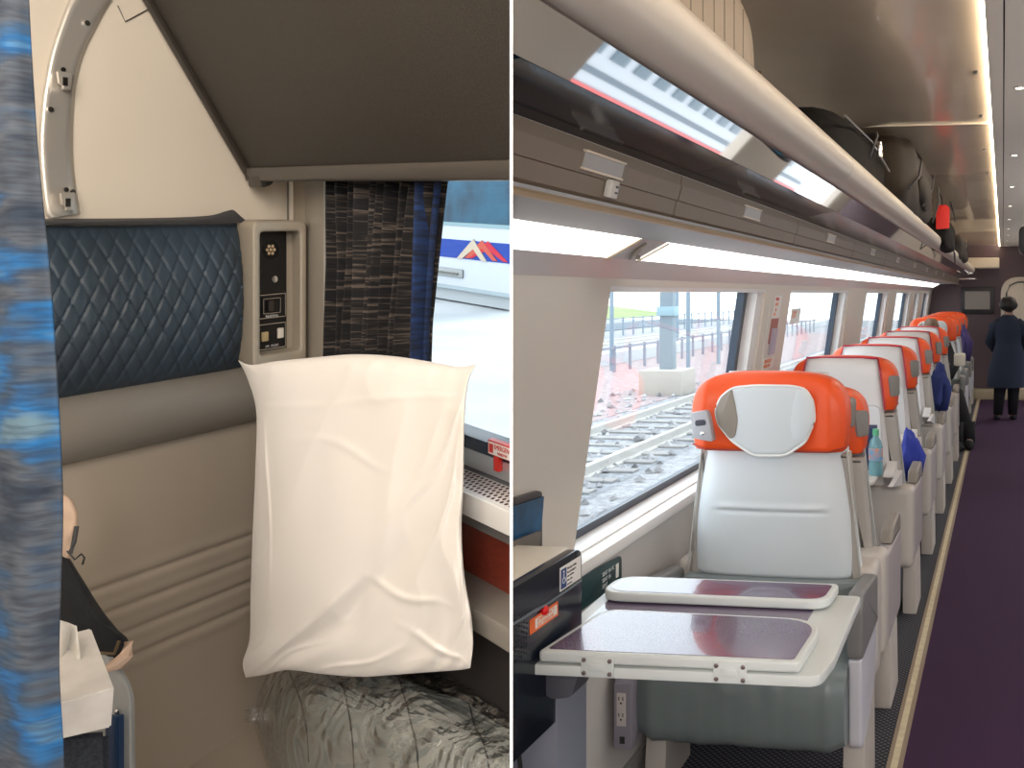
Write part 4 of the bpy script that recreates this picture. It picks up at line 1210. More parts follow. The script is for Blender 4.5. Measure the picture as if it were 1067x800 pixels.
    fh = obj('latch_plate', prism(rounded([(-.240, 1.125), (-.185, 1.135), (-.176, 1.10), (-.165, 1.035), (-.230, 1.045)], .010, 3), -.122, -.075, 'y', .005), mat('latch grey', (.42, .42, .45), .35), t)
    obj('latch_recess', prism(rounded([(-.222, 1.103), (-.188, 1.106), (-.186, 1.088), (-.222, 1.084)], .008, 3), -.1235, -.112, 'y', .001), mat('dark recess', (.05, .05, .07), .5), fh)
    obj('latch_screw', lathe([(.007, 0), (.006, .003), (.002, .005)], 12, frame_at((-.198, -.122, 1.062), (1, 0, 0), (0, 0, 1))), chrome, fh)
    # back shell with the crimson edge and tray niche
    def sh(u, v):
        z = lerp(.56, 1.243 + dz, v); hw = lerp(.238, .168, v ** 1.1); x = u * 2 - 1
        return Vector((x * hw, .088 + .024 * (1 - x * x) - .035 * max(0, v - .93) * 14 * .5, z))
    g = surf(sh, 14, 16)
    me_ = obj('back_shell', g, shellw, t, ang=70)
    sm = me_.modifiers.new('thick', 'SOLIDIFY'); sm.thickness = .03; sm.offset = -1
    for s in (() if facing else (-1, 1)):
        obj('shell_edge', tube([(s * .200, .092, .97), (s * .190, .094, 1.06), (s * .178, .094, 1.15), (s * .168, .080, 1.240 + dz)], .0045, 8), magenta, t)
    if not facing: obj('top_edge', tube([(-.168, .078, 1.243 + dz), (0, .090, 1.247 + dz), (.168, .078, 1.243 + dz)], .0045, 8), magenta, t)
    # tray niche frame
    nf = rounded([(-.20, .70), (.16, .70), (.15, .99), (-.18, .99)], .03, 4)
    obj('tray_niche', prism(nf, .100, .125, 'y', .008), mat('pale niche frame', (.60, .60, .62), .4), t)
    # lower shell
    obj('lower_shell', box(-.335, .335, .02, .150, .26, .625, .035, 4), shellb, t, ang=60)
    # seat cushion: rolled front
    def cs(u, v):
        x = u * 2 - 1
        a = v
        # profile from back bottom round the front to the top back
        pts = [(-.02, .22), (-.33, .215), (-.415, .235), (-.435, .32), (-.425, .41), (-.38, .452), (-.28, .462), (-.12, .450), (-.02, .455)]
        p_ = poly([(q[0], q[1], 0) for q in pts], a)
        k = 1 - max(0, abs(x) - .86) / .14 * .10
        yc, zc_ = -.2, .34
        wr = .004 * noise.noise(Vector((x * 9, p_.x * 12, 3))) + .006 * math.exp(-((p_.y - .405) / .03) ** 2) * math.sin(x * 15 + 3 * noise.noise(Vector((x * 3, p_.y * 30, 5)))) * max(0, 1 - x * x * 1.6) * (1 if p_.x < -.35 else .3)
        return Vector((x * .300, yc + (p_.x - yc) * k + wr, zc_ + (p_.y - zc_) * k + wr))
    g = surf(cs, 44, 50)
    g.verts.ensure_lookup_table()
    L1 = [g.verts[j] for j in range(50)]; L2 = [g.verts[43 * 50 + j] for j in range(50)]
    g.faces.new(L1); g.faces.new(L2[::-1])
    obj('seat_cushion', g, leather_d, t, ang=50)
    # arms
    for s in (-1, 1):
        x0, x1 = sorted((s * .296, s * .342))
        if facing:
            ap = rounded([(-.345, .46), (-.350, .61), (-.325, .648), (-.02, .615), (.0, .60), (.0, .46)], [.02, .02, .03, .03, .01, .01], 4)
            obj('arm_pad', prism(ap, x0, x1, 'x', .012, 3), armpad, t, ang=50)
            if s > 0:
                apn = rounded([(-.335, .20), (-.340, .46), (-.0, .47), (-.02, .30), (-.20, .20)], [.03, .01, .01, .05, .05], 4)
                obj('arm_panel', prism(apn, x0 + .004, x1 - .004, 'x', .010, 3), mat('lilac white arm panel', (.56, .55, .60), .35), t, ang=50)
        else:
            x0, x1 = sorted((s * .285, s * .334))
            apn = rounded([(-.37, .27), (-.38, .59), (.06, .60), (.06, .27)], [.04, .04, .01, .01], 4)
            obj('arm_panel', prism(apn, x0, x1, 'x', .014, 3), mat('lilac beige arm panel', (.42, .37, .37), .42), t, ang=50)
            ap = rounded([(-.365, .585), (-.370, .645), (-.34, .665), (-.12, .655), (-.08, .60)], [.01, .02, .02, .02, .01], 4)
            obj('arm_pad', prism(ap, x0, x1, 'x', .012, 3), mat('brown grey arm pad', (.25, .22, .19), .42), t, ang=50)
        fo = rounded([(-.27, .0), (-.02, .0), (-.03, .28), (-.23, .28)], .01, 2)
        obj('foot', prism(fo, *sorted((s * .27, s * .335)), 'x', .006), shellb, t, ang=50)
    if not facing:
        # open tray with bracket
        TR_ = obj('tray_table', prism(rounded([(-.20, .13), (.21, .13), (.21, .50), (-.20, .50)], .04, 4), .700, .716, 'z', .005), mat('tray white', (.66, .62, .59), .4), t)
        br = new()
        # wedge-shaped bracket at the aisle side
        add(br, prism([(.12, .63), (.50, .70), (.12, .70)], -.285, -.262, 'x', .003))
        add(br, prism([(.12, .63), (.30, .70), (.12, .74)], -.262, -.215, 'x', .003))
        obj('tray_bracket', br, shellw, t)
    return t
S1 = make_seat('red-topped grey leather seat facing the camera, nearest, behind the folding table')
S1.location = (-.735, 3.03, 0)
WM[S1.name] = Matrix.Translation(S1.location)
for ch in S1.children: WM[ch.name] = WM[S1.name]
# power outlet on its left arm
ob_ = thing('power_outlet_box', (-1.06, 2.62, .2), 'grey box with double power socket at the left front of the nearest seat', 'power outlet')
obj('outlet_housing', (prism(rounded([(2.58, .215), (2.58, .40), (2.62, .445), (2.95, .50), (2.95, .215)], [.005, .03, .02, .01, .01], 4), -1.088, -1.034, 'x', .006)), mat('outlet grey', (.27, .25, .29), .4), ob_)
obj('outlet_plate', box(-1.084, -1.038, 2.5735, 2.58, .222, .402, .001), mat('outlet plate', (.23, .21, .25), .45), ob_)
so = obj('socket', box(-1.075, -1.048, 2.570, 2.5745, .285, .378, .002), mat('ivory socket', (.52, .46, .44), .4), ob_)
g = new()
for zc_ in (.358, .312):
    add(g, box(-1.069, -1.0665, 2.5690, 2.5702, zc_, zc_ + .010)); add(g, box(-1.0575, -1.055, 2.5690, 2.5702, zc_, zc_ + .010)); add(g, lathe([(.003, 0), (.003, .001)], 8, frame_at((-1.062, 2.5702, zc_ - .008), (1, 0, 0), (0, 0, 1))))
obj('slots', g, black, so, smooth=False)
obj('usb_ports', box(-1.067, -1.052, 2.5715, 2.5740, .235, .255, .001), black, ob_)

S2 = make_seat('coach seat facing away, back to back behind the nearest red-topped seat', None, False)
S2.location = (-.735, 3.42, 0); S2.rotation_euler = (0, 0, math.pi)
labs = ['first white shelled seat back facing away, with bottle on its open tray', 'second white shelled seat back facing away down the aisle', 'third white shelled seat back facing away, beside a navy jacket', 'fourth white shelled seat back facing away down the aisle', 'fifth and furthest white shelled seat back facing away']
PIT = 1.035
for k in range(5):
    dup(S2, (-.735, 3.42 + PIT * (k + 1), 0), math.pi, labs[k])
S2.scale = (1, 1, .968)
for ch in list(S2.children):                       # the seat back to back with the nearest one has no tray
    if ch.name.split('.')[0] in ('tray_table', 'tray_bracket', 'tray_niche'):
        bpy.data.objects.remove(ch)
labs = ['nearest orange-topped seat of the far group facing the camera', 'second orange-topped seat of the far group facing the camera', 'third orange-topped seat of the far group, with a purple jacket', 'last orange-topped seat facing the camera by the end wall']
for k in range(4):
    dup(S1, (-.735, 10.25 + 1.03 * k, 0), 0, labs[k])

# ---- small things on and around the seats
def bottle():
    t = thing('water_bottle', (-.56, 4.10, .716), 'clear blue water bottle with green cap on the first open tray', 'bottle')
    M_ = Matrix.Translation((-.545, 4.12, .716))
    obj('bottle_body', lathe([(.028, 0), (.031, .006), (.031, .05), (.029, .06), (.031, .07), (.031, .12), (.026, .145), (.013, .165), (.012, .178)], 20, M_), mat('aqua plastic', (.30, .62, .70), .1, trans=.6), t)
    obj('cap', lathe([(.0145, .172), (.0145, .196), (.012, .199)], 16, M_), mat('green cap', (.10, .42, .22), .4), t)
    obj('bottle_label', lathe([(.0315, .065), (.0318, .07), (.0318, .115), (.0315, .118)], 20, M_), mat('blue label', (.05, .35, .60), .4, col2=(.65, .25, .12), vs=35), t)
bottle()
o = obj('folded_brochure', box(-.62, -.55, 4.20, 4.215, .72, .92, .002), mat('navy brochure', (.012, .03, .09), .4)); tag(o, 'dark navy brochure standing behind the bottle on the tray', 'brochure')
o = obj('crumpled_napkin', lathe([(.012, 0), (.02, .008), (.014, .018), (.004, .02)], 8, Matrix.Translation((-.575, 4.0, .716))), paper); tag(o, 'small white crumpled napkin by the bottle on the tray', 'napkin')
def blob(c, r, seed, amp=.25, nu=24, nv=16, squash=None):
    def f(u, v):
        a = u * 2 * math.pi; b = v * math.pi
        d = Vector((math.cos(a) * math.sin(b), math.sin(a) * math.sin(b), math.cos(b)))
        n1 = noise.noise(d * 1.6 + Vector((seed, 0, 0))); n2 = noise.noise(d * 4 + Vector((seed, 5, 0)))
        k = 1 + amp * n1 + amp * .4 * n2
        return Vector((c[0] + d.x * r[0] * k, c[1] + d.y * r[1] * k, c[2] + d.z * r[2] * k))
    g = surf(f, nu, nv, cu=True)
    bmesh.ops.remove_doubles(g, verts=g.verts, dist=1e-6)
    return g
def jacket(name, c, r, m_, seed, label, cat='jacket'):
    """a draped garment: lumpy body with a sleeve"""
    t = thing(name, (c[0], c[1], c[2] - r[2]), label, cat)
    obj('garment_body', blob(c, r, seed, .35, 30, 20), m_, t, ang=180)
    obj('sleeve', tube([(c[0] + r[0] * .2, c[1] - r[1] * .3, c[2] + r[2] * .7), (c[0] + r[0] * .9, c[1] - r[1] * .5, c[2] + r[2] * .1), (c[0] + r[0] * .6, c[1] - r[1] * .6, c[2] - r[2] * .8)], [r[0] * .45, r[0] * .5, r[0] * .38], 12), m_, t, ang=180)
    return t
jacket('blue_jacket', (-.47, 4.93, .66), (.06, .10, .13), mat('royal blue cloth', (.03, .05, .36), .85, bump=.4, bs=90), 1.5, 'royal blue jacket elbow of a passenger in the first white seat')  # elbow of a seated passenger, built as a draped garment
jacket('navy_jacket', (-.46, 7.02, .80), (.07, .12, .17), mat('navy cloth', (.02, .035, .16), .85, bump=.4, bs=90), 3.5, 'navy jacket elbow of a passenger in the third white seat')  # another passenger's elbow, shaped like a hanging garment
jacket('purple_jacket', (-.50, 12.05, .86), (.10, .08, .24), mat('violet cloth', (.07, .05, .17), .85, bump=.4, bs=90), 5.5, 'purple jacket hanging on the far orange-topped seats by the aisle')

# ---- luggage on the rack
def suitcase():
    t = thing('ribbed_suitcase', (-.52, 1.5, 1.88), 'beige ribbed suitcase on the rack, cut by the top of the picture', 'suitcase')
    o_ = rounded([(.75, 1.885), (1.83, 1.885), (1.80, 2.02), (1.62, 2.075), (.75, 2.10)], [.01, .025, .05, .05, .01], 5)
    obj('suitcase_shell', prism(o_, -.80, -.475, 'x', .02, 3), mat('tan suitcase shell', (.24, .18, .125), .5), t, cl='R', ang=50)
    for k in range(8):
        y_ = 1.30 + k * .06
        obj('rib', box(-.477, -.4735, y_, y_ + .004, 1.91, 2.05 - max(0, (y_ - 1.6)) * .2, .002), mat('tan suitcase rib', (.12, .09, .06), .5), t, cl='R')
    obj('suitcase_rim', tube([(-.472, .9, 1.895), (-.472, 1.80, 1.895), (-.472, 1.83, 1.93)], .008, 8), mat('brown rim', (.07, .04, .02), .5), t, cl='R')
suitcase()
bagk = mat('black nylon', (.006, .0055, .005), .8, spec=.12, bump=.5, bs=120)
bagb = mat('dark brown nylon', (.018, .012, .007), .7, spec=.2, bump=.5, bs=80)
def bagbox(name, x0, x1, y0, y1, z0, z1, m_, label, cat, seed=1, tilt=0, slump=.03):
    t = thing(name, ((x0 + x1) / 2, (y0 + y1) / 2, z0), label, cat)
    g = box(x0, x1, y0, y1, z0, z1, 0)
    bmesh.ops.subdivide_edges(g, edges=g.edges[:], cuts=9, use_grid_fill=True)
    c = Vector(((x0 + x1) / 2, (y0 + y1) / 2, (z0 + z1) / 2)); h = Vector(((x1 - x0) / 2, (y1 - y0) / 2, (z1 - z0) / 2))
    for v in g.verts:
        q = Vector(((v.co.x - c.x) / h.x, (v.co.y - c.y) / h.y, (v.co.z - c.z) / h.z))
        l4 = (abs(q.x) ** 5 + abs(q.y) ** 5 + abs(q.z) ** 5) ** .2
        q = q / l4 if l4 > 0 else q
        n1 = noise.noise(v.co * 9 + Vector((seed, 0, 0)))
        v.co = c + Vector((q.x * h.x, q.y * h.y, q.z * h.z)) * (1 + slump * 2 * n1)
        v.co.y += tilt * (v.co.z - z0)
    obj('bag_body', g, m_, t, ang=180)
    return t
def straps(t, pts_list, m_=None, r=.005):
    for p in pts_list: obj('strap', tube(p, r, 8), m_ or charcoal, t, ang=180)
b1 = bagbox('black_duffel_bag', -.78, -.42, 2.45, 3.60, 1.82, 2.01, bagk, 'black duffel bag low on the rack behind the beige lip', 'bag', 2)
straps(b1, [[(-.415, 3.0, 1.93), (-.40, 3.05, 2.0), (-.42, 3.2, 2.04), (-.5, 3.3, 2.05)]])
obj('buckle', box(-.41, -.395, 3.12, 3.17, 1.95, 2.0, .004), chrome, b1)
obj('zip_line', tube([(-.413, 2.5, 1.97), (-.41, 3.0, 1.98), (-.413, 3.5, 1.95)], .004, 6), dkmetal, b1)
b2 = bagbox('dark_brown_backpack', -.72, -.37, 3.72, 5.30, 1.83, 2.17, bagb, 'dark brown backpack bulging above the rack lip before the red tag', 'backpack', 5, .35, .05)
straps(b2, [[(-.37, 3.82, 1.92), (-.355, 4.1, 2.0), (-.36, 4.3, 2.10), (-.4, 4.5, 2.16)], [(-.365, 4.4, 1.90), (-.350, 4.8, 2.02), (-.36, 5.1, 2.13)], [(-.37, 5.1, 1.88), (-.35, 5.3, 2.0), (-.36, 5.4, 2.1)]])
obj('front_pocket', blob((-.375, 4.6, 1.98), (.03, .32, .08), 4, .15), bagb, b2, ang=180)
b3 = bagbox('small_black_bag', -.52, -.34, 6.0, 7.1, 1.79, 1.99, bagk, 'small black shoulder bag hanging over the lip past the red tag', 'bag', 8, 0, .09)
straps(b3, [[(-.345, 6.6, 1.9), (-.335, 6.7, 1.78), (-.34, 6.9, 1.72), (-.345, 7.0, 1.80)], [(-.34, 6.3, 2.10), (-.335, 6.6, 2.06), (-.34, 6.9, 2.02)]])
b4 = bagbox('dark_holdall', -.70, -.35, 8.3, 10.2, 1.80, 2.03, bagb, 'dark brown holdall furthest along the luggage rack', 'bag', 11, 0, .05)
straps(b4, [[(-.345, 9.0, 1.9), (-.335, 9.3, 2.03), (-.345, 9.6, 1.9)]])
tg = thing('red_luggage_tag', (-.34, 5.45, 1.9), 'bright red luggage tag dangling from the dark brown backpack', 'luggage tag')
obj('tag_card', prism(rounded([(-.375, 1.865), (-.300, 1.870), (-.298, 1.985), (-.318, 2.005), (-.357, 2.003), (-.374, 1.985)], .008, 3), 5.44, 5.448, 'y', .002), redf, tg)
obj('tag_loop', tube([(-.338, 5.444, 1.995), (-.342, 5.43, 2.04), (-.36, 5.40, 2.09)], .004, 6), black, tg)

# ---- people
def skin(name, joints, edges, m_, par, sub=2):
    me = bpy.data.meshes.new(name)
    bm = new()
    ly = bm.verts.layers.skin.verify()
    vs = [bm.verts.new(j[:3]) for j in joints]
    for a, b in edges: bm.edges.new((vs[a], vs[b]))
    for i, v in enumerate(vs):
        r = joints[i][3]; rr = r if isinstance(r, tuple) else (r, r)
        v[ly].radius = rr
        v[ly].use_root = (i == 0)
    inv = WM[par.name].inverted() if par else I4
    bmesh.ops.transform(bm, matrix=inv, verts=bm.verts)
    bm.to_mesh(me); bm.free()
    me.materials.append(m_)
    o = bpy.data.objects.new(name, me); sc.collection.objects.link(o)
    if par: o.parent = par; WM[o.name] = WM[par.name]
    o.modifiers.new('skin', 'SKIN').use_smooth_shade = True
    s_ = o.modifiers.new('sub', 'SUBSURF'); s_.levels = sub; s_.render_levels = sub
    return o
skinm = mat('skin', (.30, .17, .11), .5)
unif = mat('dark blue uniform cloth', (.012, .018, .038), .9, bump=.3, bs=120)
hair = mat('black hair', (.008, .006, .006), .5)
trou = mat('black trousers', (.008, .008, .012), .9)
px0, py0 = .065, 11.5
PE = thing('person', (px0, py0, 0), 'person in long dark blue coat standing in the aisle, seen from behind', 'person')
def J(x, y, z, r): return (px0 + x, py0 + y, z, r)
js = [J(0, 0, .74, (.12, .09)), J(0, .0, .92, (.10, .08)), J(0, .01, 1.10, (.125, .085)), J(0, .03, 1.20, (.06, .05)), J(0, .05, 1.27, (.05, .05)), J(0, .055, 1.36, (.07, .085)), J(0, .055, 1.42, (.05, .06)),
      J(-.145, 0, 1.13, .040), J(-.205, .03, .93, .038), J(-.14, .16, .82, .034), J(-.09, .22, .83, .028),
      J(.145, 0, 1.13, .040), J(.205, .04, .94, .038), J(.13, .18, .86, .034), J(.08, .24, .87, .028),
      J(-.08, 0, .66, .085), J(-.10, -.02, .38, .060), J(-.125, .02, .09, .042), J(-.13, -.0, .035, (.04, .035)), J(-.14, .12, .03, (.035, .028)),
      J(.07, 0, .66, .085), J(.06, .03, .38, .060), J(.05, .05, .09, .042), J(.055, .03, .035, (.04, .035)), J(.08, .15, .03, (.035, .028))]
es = [(0, 1), (1, 2), (2, 3), (3, 4), (4, 5), (5, 6), (2, 7), (7, 8), (8, 9), (9, 10), (2, 11), (11, 12), (12, 13), (13, 14), (0, 15), (15, 16), (16, 17), (17, 18), (18, 19), (0, 20), (20, 21), (21, 22), (22, 23), (23, 24)]
body = skin('body', js, es, skinm, PE)
def loft(secs, n=24):
    """secs: (z, cx, cy, rx, ry)"""
    def f(u, v):
        a = u * 2 * math.pi
        p_ = poly([tuple(s_[:3]) for s_ in secs], v); q_ = poly([(s_[3], s_[4], 0) for s_ in secs], v)
        fold = 1 + .035 * math.sin(a * 7) * max(0, .55 - p_.x) * 2
        return Vector((p_.y + q_.x * math.cos(a) * fold, p_.z + q_.y * math.sin(a) * fold, p_.x))
    return surf(f, n, 30, cu=True)
coat = loft([(.40, px0 - .02, py0, .235, .18), (.60, px0 - .02, py0, .215, .165), (.78, px0, py0, .190, .15), (.92, px0, py0, .158, .125), (1.05, px0, py0 + .005, .170, .13), (1.14, px0, py0 + .01, .165, .11), (1.20, px0, py0 + .02, .12, .085), (1.25, px0, py0 + .04, .065, .06)])
c_ = obj('coat', coat, unif, PE, ang=180)
for s in (-1, 1):
    obj('coat_sleeve', tube([(px0 + s * .10, py0 + .01, 1.18), (px0 + s * .165, py0 + .01, 1.11), (px0 + s * .215, py0 + .03, .93), (px0 + s * .17, py0 + .12, .85), (px0 + s * .12, py0 + .2, .835)], [.050, .074, .066, .056, .048], 14), unif, PE, ang=180)
    x1 = -.08 if s < 0 else .07; x2 = -.10 if s < 0 else .06; x3 = -.125 if s < 0 else .05
    obj('trouser_leg', tube([(px0 + x1, py0, .66), (px0 + x2, py0 + (-.01 if s < 0 else .03), .38), (px0 + x3, py0 + (.02 if s < 0 else .05), .07)], [.095, .074, .056], 14), trou, PE, ang=180)
    obj('shoe', blob((px0 + x3 + s * .01, py0 + .06 + (.0 if s < 0 else .03), .035), (.045, .115, .036), 3, .05), trou, PE, ang=180)
obj('hair', blob((px0, py0 + .035, 1.375), (.105, .105, .098), 2.2, .12, 28, 18), hair, PE, ang=180)
for s in (-1, 1): obj('ear', blob((px0 + s * .088, py0 + .075, 1.345), (.012, .02, .028), 1, .05, 12, 8), skinm, PE, ang=180)
# seated passenger past the fifth seat
sx, sy = -.76, 9.95
PS = thing('person', (sx, sy, 0), 'seated passenger in black coat with boots stretched into the aisle', 'person')
def K(x, y, z, r): return (sx + x, sy + y, z, r)
js = [K(.02, 0, .52, (.13, .10)), K(.02, .04, .75, (.12, .09)), K(.02, .06, .95, (.13, .085)), K(.02, .06, 1.05, .055), K(.02, .05, 1.12, (.065, .08)), K(.02, .05, 1.19, .055),
      K(.18, .04, .95, .05), K(.25, -.08, .74, .042), K(.19, -.28, .66, .032), K(-.14, .04, .95, .05), K(-.19, -.08, .74, .042), K(-.1, -.28, .66, .032),
      K(.12, -.10, .50, .085), K(.30, -.42, .50, .062), K(.42, -.58, .12, .045), K(.45, -.68, .05, .042),
      K(-.08, -.10, .50, .085), K(.05, -.46, .50, .062), K(.30, -.66, .12, .045), K(.34, -.78, .05, .042)]
es = [(0, 1), (1, 2), (2, 3), (3, 4), (4, 5), (2, 6), (6, 7), (7, 8), (2, 9), (9, 10), (10, 11), (0, 12), (12, 13), (13, 14), (14, 15), (0, 16), (16, 17), (17, 18), (18, 19)]
skin('body', js, es, mat('pale skin', (.45, .30, .22), .5), PE)
blk = mat('black coat cloth', (.006, .006, .008), .9)
obj('coat', loft([(.44, sx + .04, sy - .05, .17, .17), (.62, sx + .03, sy, .165, .15), (.85, sx + .02, sy + .04, .16, .13), (.98, sx + .02, sy + .06, .15, .11), (1.05, sx + .02, sy + .06, .07, .06)]), blk, PS, ang=180)
obj('coat_sleeve', tube([(sx + .17, sy + .04, .97), (sx + .26, sy - .06, .75), (sx + .22, sy - .26, .67)], [.06, .062, .05], 12), blk, PS, ang=180)
obj('coat_sleeve', tube([(sx - .13, sy + .04, .97), (sx - .2, sy - .06, .75), (sx - .14, sy - .26, .67)], [.06, .062, .05], 12), blk, PS, ang=180)
for a in ([(.12, -.08, .50), (.31, -.42, .50), (.42, -.57, .16)], [(-.08, -.08, .50), (.06, -.46, .50), (.30, -.64, .16)]):
    obj('trouser_leg', tube([(sx + q[0], sy + q[1], q[2]) for q in a], [.095, .075, .062], 12), blk, PS, ang=180)
for (x_, y_) in ((.44, -.62), (.33, -.72)):
    obj('boot', add(blob((sx + x_, sy + y_ - .06, .05), (.05, .12, .048), 2, .06), tube([(sx + x_, sy + y_, .04), (sx + x_ - .01, sy + y_ + .02, .26)], [.055, .066], 12)), blk, PS, ang=180)
obj('hair', blob((sx + .02, sy + .06, 1.16), (.085, .095, .085), 6.2, .14, 24, 16), mat('brown hair', (.16, .10, .065), .6), PS, ang=180)
o = obj('white_handbag', box(-.47, -.36, 9.30, 9.45, .80, .92, .02, 3), mat('ivory bag', (.62, .58, .50), .5)); tag(o, 'small ivory bag on the lap of the seated passenger', 'bag')

# ---- outside the coach: tracks, fence, mast, bank
GZ = -1.0
grav = mat('pale track ballast', (.30, .31, .33), .95, var=.28, vs=9, bump=.8, bs=14, col2=None, dist=.05)
o = obj('ground', box(-60, -1.3, -2, 90, GZ - .05, GZ), grav, cl='R', smooth=False); struct(o)
o = obj('rust_ballast_patch', box(-15.5, -7.9, 8, 60, GZ, GZ + .012), mat('rusty ballast', (.34, .27, .27), .95, var=.25, vs=6), smooth=False); tag(o, 'pinkish rusty ballast beside the rails outside', 'ballast', kind='stuff')
# scattered stones
g = new(); random.seed(7)
for i in range(900):
    y_ = random.uniform(6, 26); x_ = -random.uniform(2.6, 9.5); r_ = random.uniform(.04, .11)
    M_ = Matrix.Translation((x_, y_, GZ + r_ * .3)) @ Matrix.Rotation(random.random() * 6, 4, 'Z') @ Matrix.Diagonal((1, random.uniform(.6, 1), .7, 1))
    v = [g.verts.new(M_ @ Vector(q) ) for q in ((r_, 0, 0), (0, r_, 0), (-r_, 0, 0), (0, -r_, 0), (0, 0, r_))]
    for a, b in ((0, 1), (1, 2), (2, 3), (3, 0)): g.faces.new((v[a], v[b], v[4]))
o = obj('loose_stones', g, mat('mixed stones', (.30, .30, .31), .95, var=.6, vs=3), smooth=False); tag(o, 'loose grey stones scattered between the rails outside', 'stones', kind='stuff')
railsm = mat('worn rail steel', (.62, .60, .56), .35, metal=.3)
for i, x_ in enumerate((-5.6, -7.1, -18.3, -19.8)):
    pr = [(x_ - .07, GZ), (x_ + .07, GZ), (x_ + .07, GZ + .02), (x_ + .015, GZ + .04), (x_ + .015, GZ + .12), (x_ + .04, GZ + .13), (x_ + .04, GZ + .17), (x_ - .04, GZ + .17), (x_ - .04, GZ + .13), (x_ - .015, GZ + .12), (x_ - .015, GZ + .04), (x_ - .07, GZ + .02)]
    g = prism(pr, 3, 85, 'y')
    o = obj('rail', g, railsm, smooth=False)
    tag(o, ['steel rail outside, the one nearest the train window', 'steel rail outside, second from the train window', 'nearer steel rail of the far track beyond the fence', 'outermost steel rail of the far track beyond the fence'][i], 'rail')
slm = mat('concrete sleeper', (.34, .33, .32), .9)
base = None
for i in range(34):
    y_ = 7 + i * .72
    if base is None:
        base = obj('sleeper', box(-7.6, -5.1, y_, y_ + .24, GZ, GZ + .03, .005), slm); tag(base, 'pale concrete sleeper under the near rails outside', 'sleeper', 'sleepers of the near track')
        b0 = base.location.copy()
    else:
        c = base.copy(); sc.collection.objects.link(c); c.location = b0 + Vector((0, i * .72, 0)); WM[c.name] = I4
# near post-and-rail fence and kerb wall
def fence(x_, y0, y1, step, h, m_, label, rails_z):
    t = thing('trackside_fence', (x_, (y0 + y1) / 2, GZ), label, 'fence')
    first = None; y_ = y0
    while y_ < y1:
        if first is None: first = obj('post', box(x_ - .04, x_ + .04, y_ - .04, y_ + .04, GZ, GZ + h), m_, t, smooth=False)
        else:
            c = first.copy(); sc.collection.objects.link(c); c.parent = t; c.location = (0, y_ - y0, 0)
        y_ += step
    for z_ in rails_z: obj('fence_rail', box(x_ - .025, x_ + .025, y0, y1, GZ + z_, GZ + z_ + .06), m_, t, smooth=False)
fence(-12.2, 16, 62, 1.3, .85, mat('mauve grey fence', (.24, .25, .30), .6), 'low post and rail fence beyond the near rails outside', (.75,))
fence(-22.5, 26, 80, 1.6, 1.1, mat('slate fence', (.22, .28, .34), .6), 'slate coloured fence beyond the far track outside', (.5, 1.0))
o = obj('retaining_kerb', box(-14.2, -13.6, 10, 80, GZ, GZ + .42), mat('white concrete', (.50, .53, .55), .8), smooth=False); tag(o, 'long white concrete kerb behind the low fence outside', 'kerb')
o = obj('service_road', box(-32, -26, 10, 90, GZ, GZ + .06), mat('blue grey asphalt', (.13, .16, .19), .9), smooth=False); tag(o, 'blue grey service road beyond the tracks outside', 'road')
o = obj('footing_block', box(-8.85, -7.75, 22.5, 23.6, GZ, GZ + .62, .04), mat('cream concrete', (.46, .42, .37), .85)); tag(o, 'cream concrete footing block under the grey mast outside', 'concrete block')
mt = thing('catenary_mast', (-8.3, 23.0, GZ), 'thick blue grey mast on the concrete block seen through the near window', 'mast')
obj('mast_column', box(-8.46, -8.12, 22.9, 23.2, GZ + .6, 5.0, .02), mat('blue grey mast', (.22, .28, .32), .6), mt)
obj('mast_collar', box(-8.52, -8.06, 22.85, 23.25, .95, 1.18, .02), mat('teal collar', (.30, .44, .50), .6), mt)
for k, (x_, y_, h_) in enumerate(((-9.6, 28.5, 6), (-12.5, 29.5, 6), (-10.0, 33, 6), (-15, 43, 7), (-16, 31, 6), (-24, 46, 7))):
    t = thing('line_pole', (x_, y_, GZ), ['slim grey pole just right of the thick mast outside', 'slim grey pole at the left of the near window view', 'slim pole in the right half of the near window view', 'slim distant pole near the green bank outside', 'slim pole behind the low fence at the left outside', 'distant pole beyond the service road outside'][k], 'pole')
    obj('pole_shaft', tube([(x_, y_, GZ), (x_, y_, GZ + h_)], .07, 8), mat('slate pole', (.20, .27, .33), .6), t)
    obj('pole_arm', tube([(x_, y_, GZ + h_ - .4), (x_ + 1.2, y_, GZ + h_ - .3)], .04, 6), mat('slate pole', (.20, .27, .33), .6), t)
bk_ = mat('bright grass bank', (.20, .29, .10), .9, col2=(.30, .34, .16), vs=.5)
def bankf(u, v):
    return Vector((lerp(-38, -60, v), lerp(10, 110, u), GZ + 1.9 * math.sin(v * 1.5) + .3 * noise.noise(Vector((u * 12, v * 2, 0)))))
o = obj('grass_bank', surf(bankf, 40, 8), bk_, ang=180); tag(o, 'bright green grass bank in the distance beyond the tracks', 'grass bank', kind='stuff')
lfm = mat('pale green foliage', (.10, .18, .09), .9, col2=(.20, .27, .17), vs=1.5)
brm = mat('grey brown bark', (.20, .16, .13), .9)
random.seed(11)
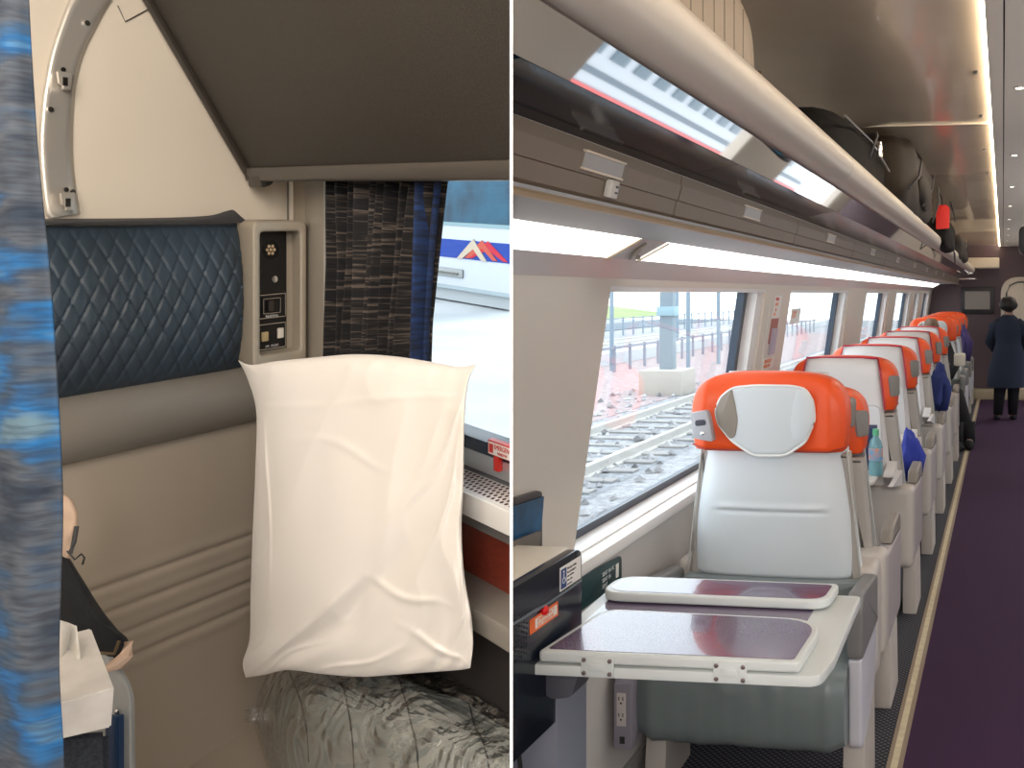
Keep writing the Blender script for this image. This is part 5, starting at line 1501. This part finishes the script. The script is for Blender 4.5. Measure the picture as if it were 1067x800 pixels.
for k in range(9):
    x_ = -42 - random.random() * 10; y_ = 24 + k * 8.5
    t = thing('bushy_tree', (x_, y_, GZ + 1), 'pale green bushy tree on the distant bank, %s from the left' % ['first', 'second', 'third', 'fourth', 'fifth', 'sixth', 'seventh', 'eighth', 'ninth'][k], 'tree', 'trees on the distant bank')
    obj('trunk', tube([(x_, y_, GZ), (x_ + .1, y_, GZ + 2.4), (x_, y_, GZ + 3.8)], [.22, .16, .08], 8), brm, t)
    g = new()
    for q in range(260):
        d = Vector((random.gauss(0, 1), random.gauss(0, 1), random.gauss(0, .8))).normalized() * random.uniform(1.2, 2.3)
        c = Vector((x_, y_, GZ + 3.6)) + d; n = Vector((random.gauss(0, 1), random.gauss(0, 1), random.gauss(0, 1))).normalized(); a = n.orthogonal().normalized() * .38; b = n.cross(a)
        vv = [g.verts.new(c + a), g.verts.new(c + b), g.verts.new(c - a), g.verts.new(c - b)]
        g.faces.new(vv)
    obj('crown', g, lfm, t, smooth=False)
o = thing('red_vehicle', (-27, 33, GZ), 'small red van parked at the far left outside the near window', 'van')
obj('van_body', box(-29, -27, 30, 34, GZ + .35, GZ + 1.9, .2, 3), mat('van red', (.75, .06, .08), .35), o)
obj('van_window', box(-27.0, -26.98, 30.5, 33.5, GZ + 1.2, GZ + 1.7, .0), navygl, o, smooth=False)
for y_ in (30.8, 33.2): obj('wheel', lathe([(.33, -.1), (.33, .1)], 16, Matrix.Translation((-27.05, y_, GZ + .36)) @ Matrix.Rotation(math.pi / 2, 4, 'Y')), black, o)

# unseen striped train, added only to give the rack mirror something to reflect
PT = thing('reflection_train', (6.2, 9, GZ), 'added unseen train with red band, put in for the rack mirror reflection', 'train')
obj('reflection_body', box(6.0, 8.5, -1.5, 30, GZ + .2, 2.6, .05), mat('pale silver train', (.30, .34, .38), .4), PT)
obj('red_band', box(5.98, 6.0, -1.5, 30, GZ + .35, GZ + .75), mat('red band', (.42, .03, .03), .4), PT, smooth=False)
obj('lower_band', box(5.98, 6.0, -1.5, 30, GZ + .95, GZ + 1.05), mat('dark band', (.04, .07, .10), .4), PT, smooth=False)
y_ = 3.0; k = 0
while y_ < 27:
    obj('train_window', prism([(y_, GZ + 1.3), (y_ + .55, GZ + 1.3), (y_ + .55, GZ + 2.2), (y_, GZ + 2.2)], 5.97, 6.0, 'x'), mat('slate blue window', (.03, .07, .10), .3), PT, smooth=False)
    y_ += .95
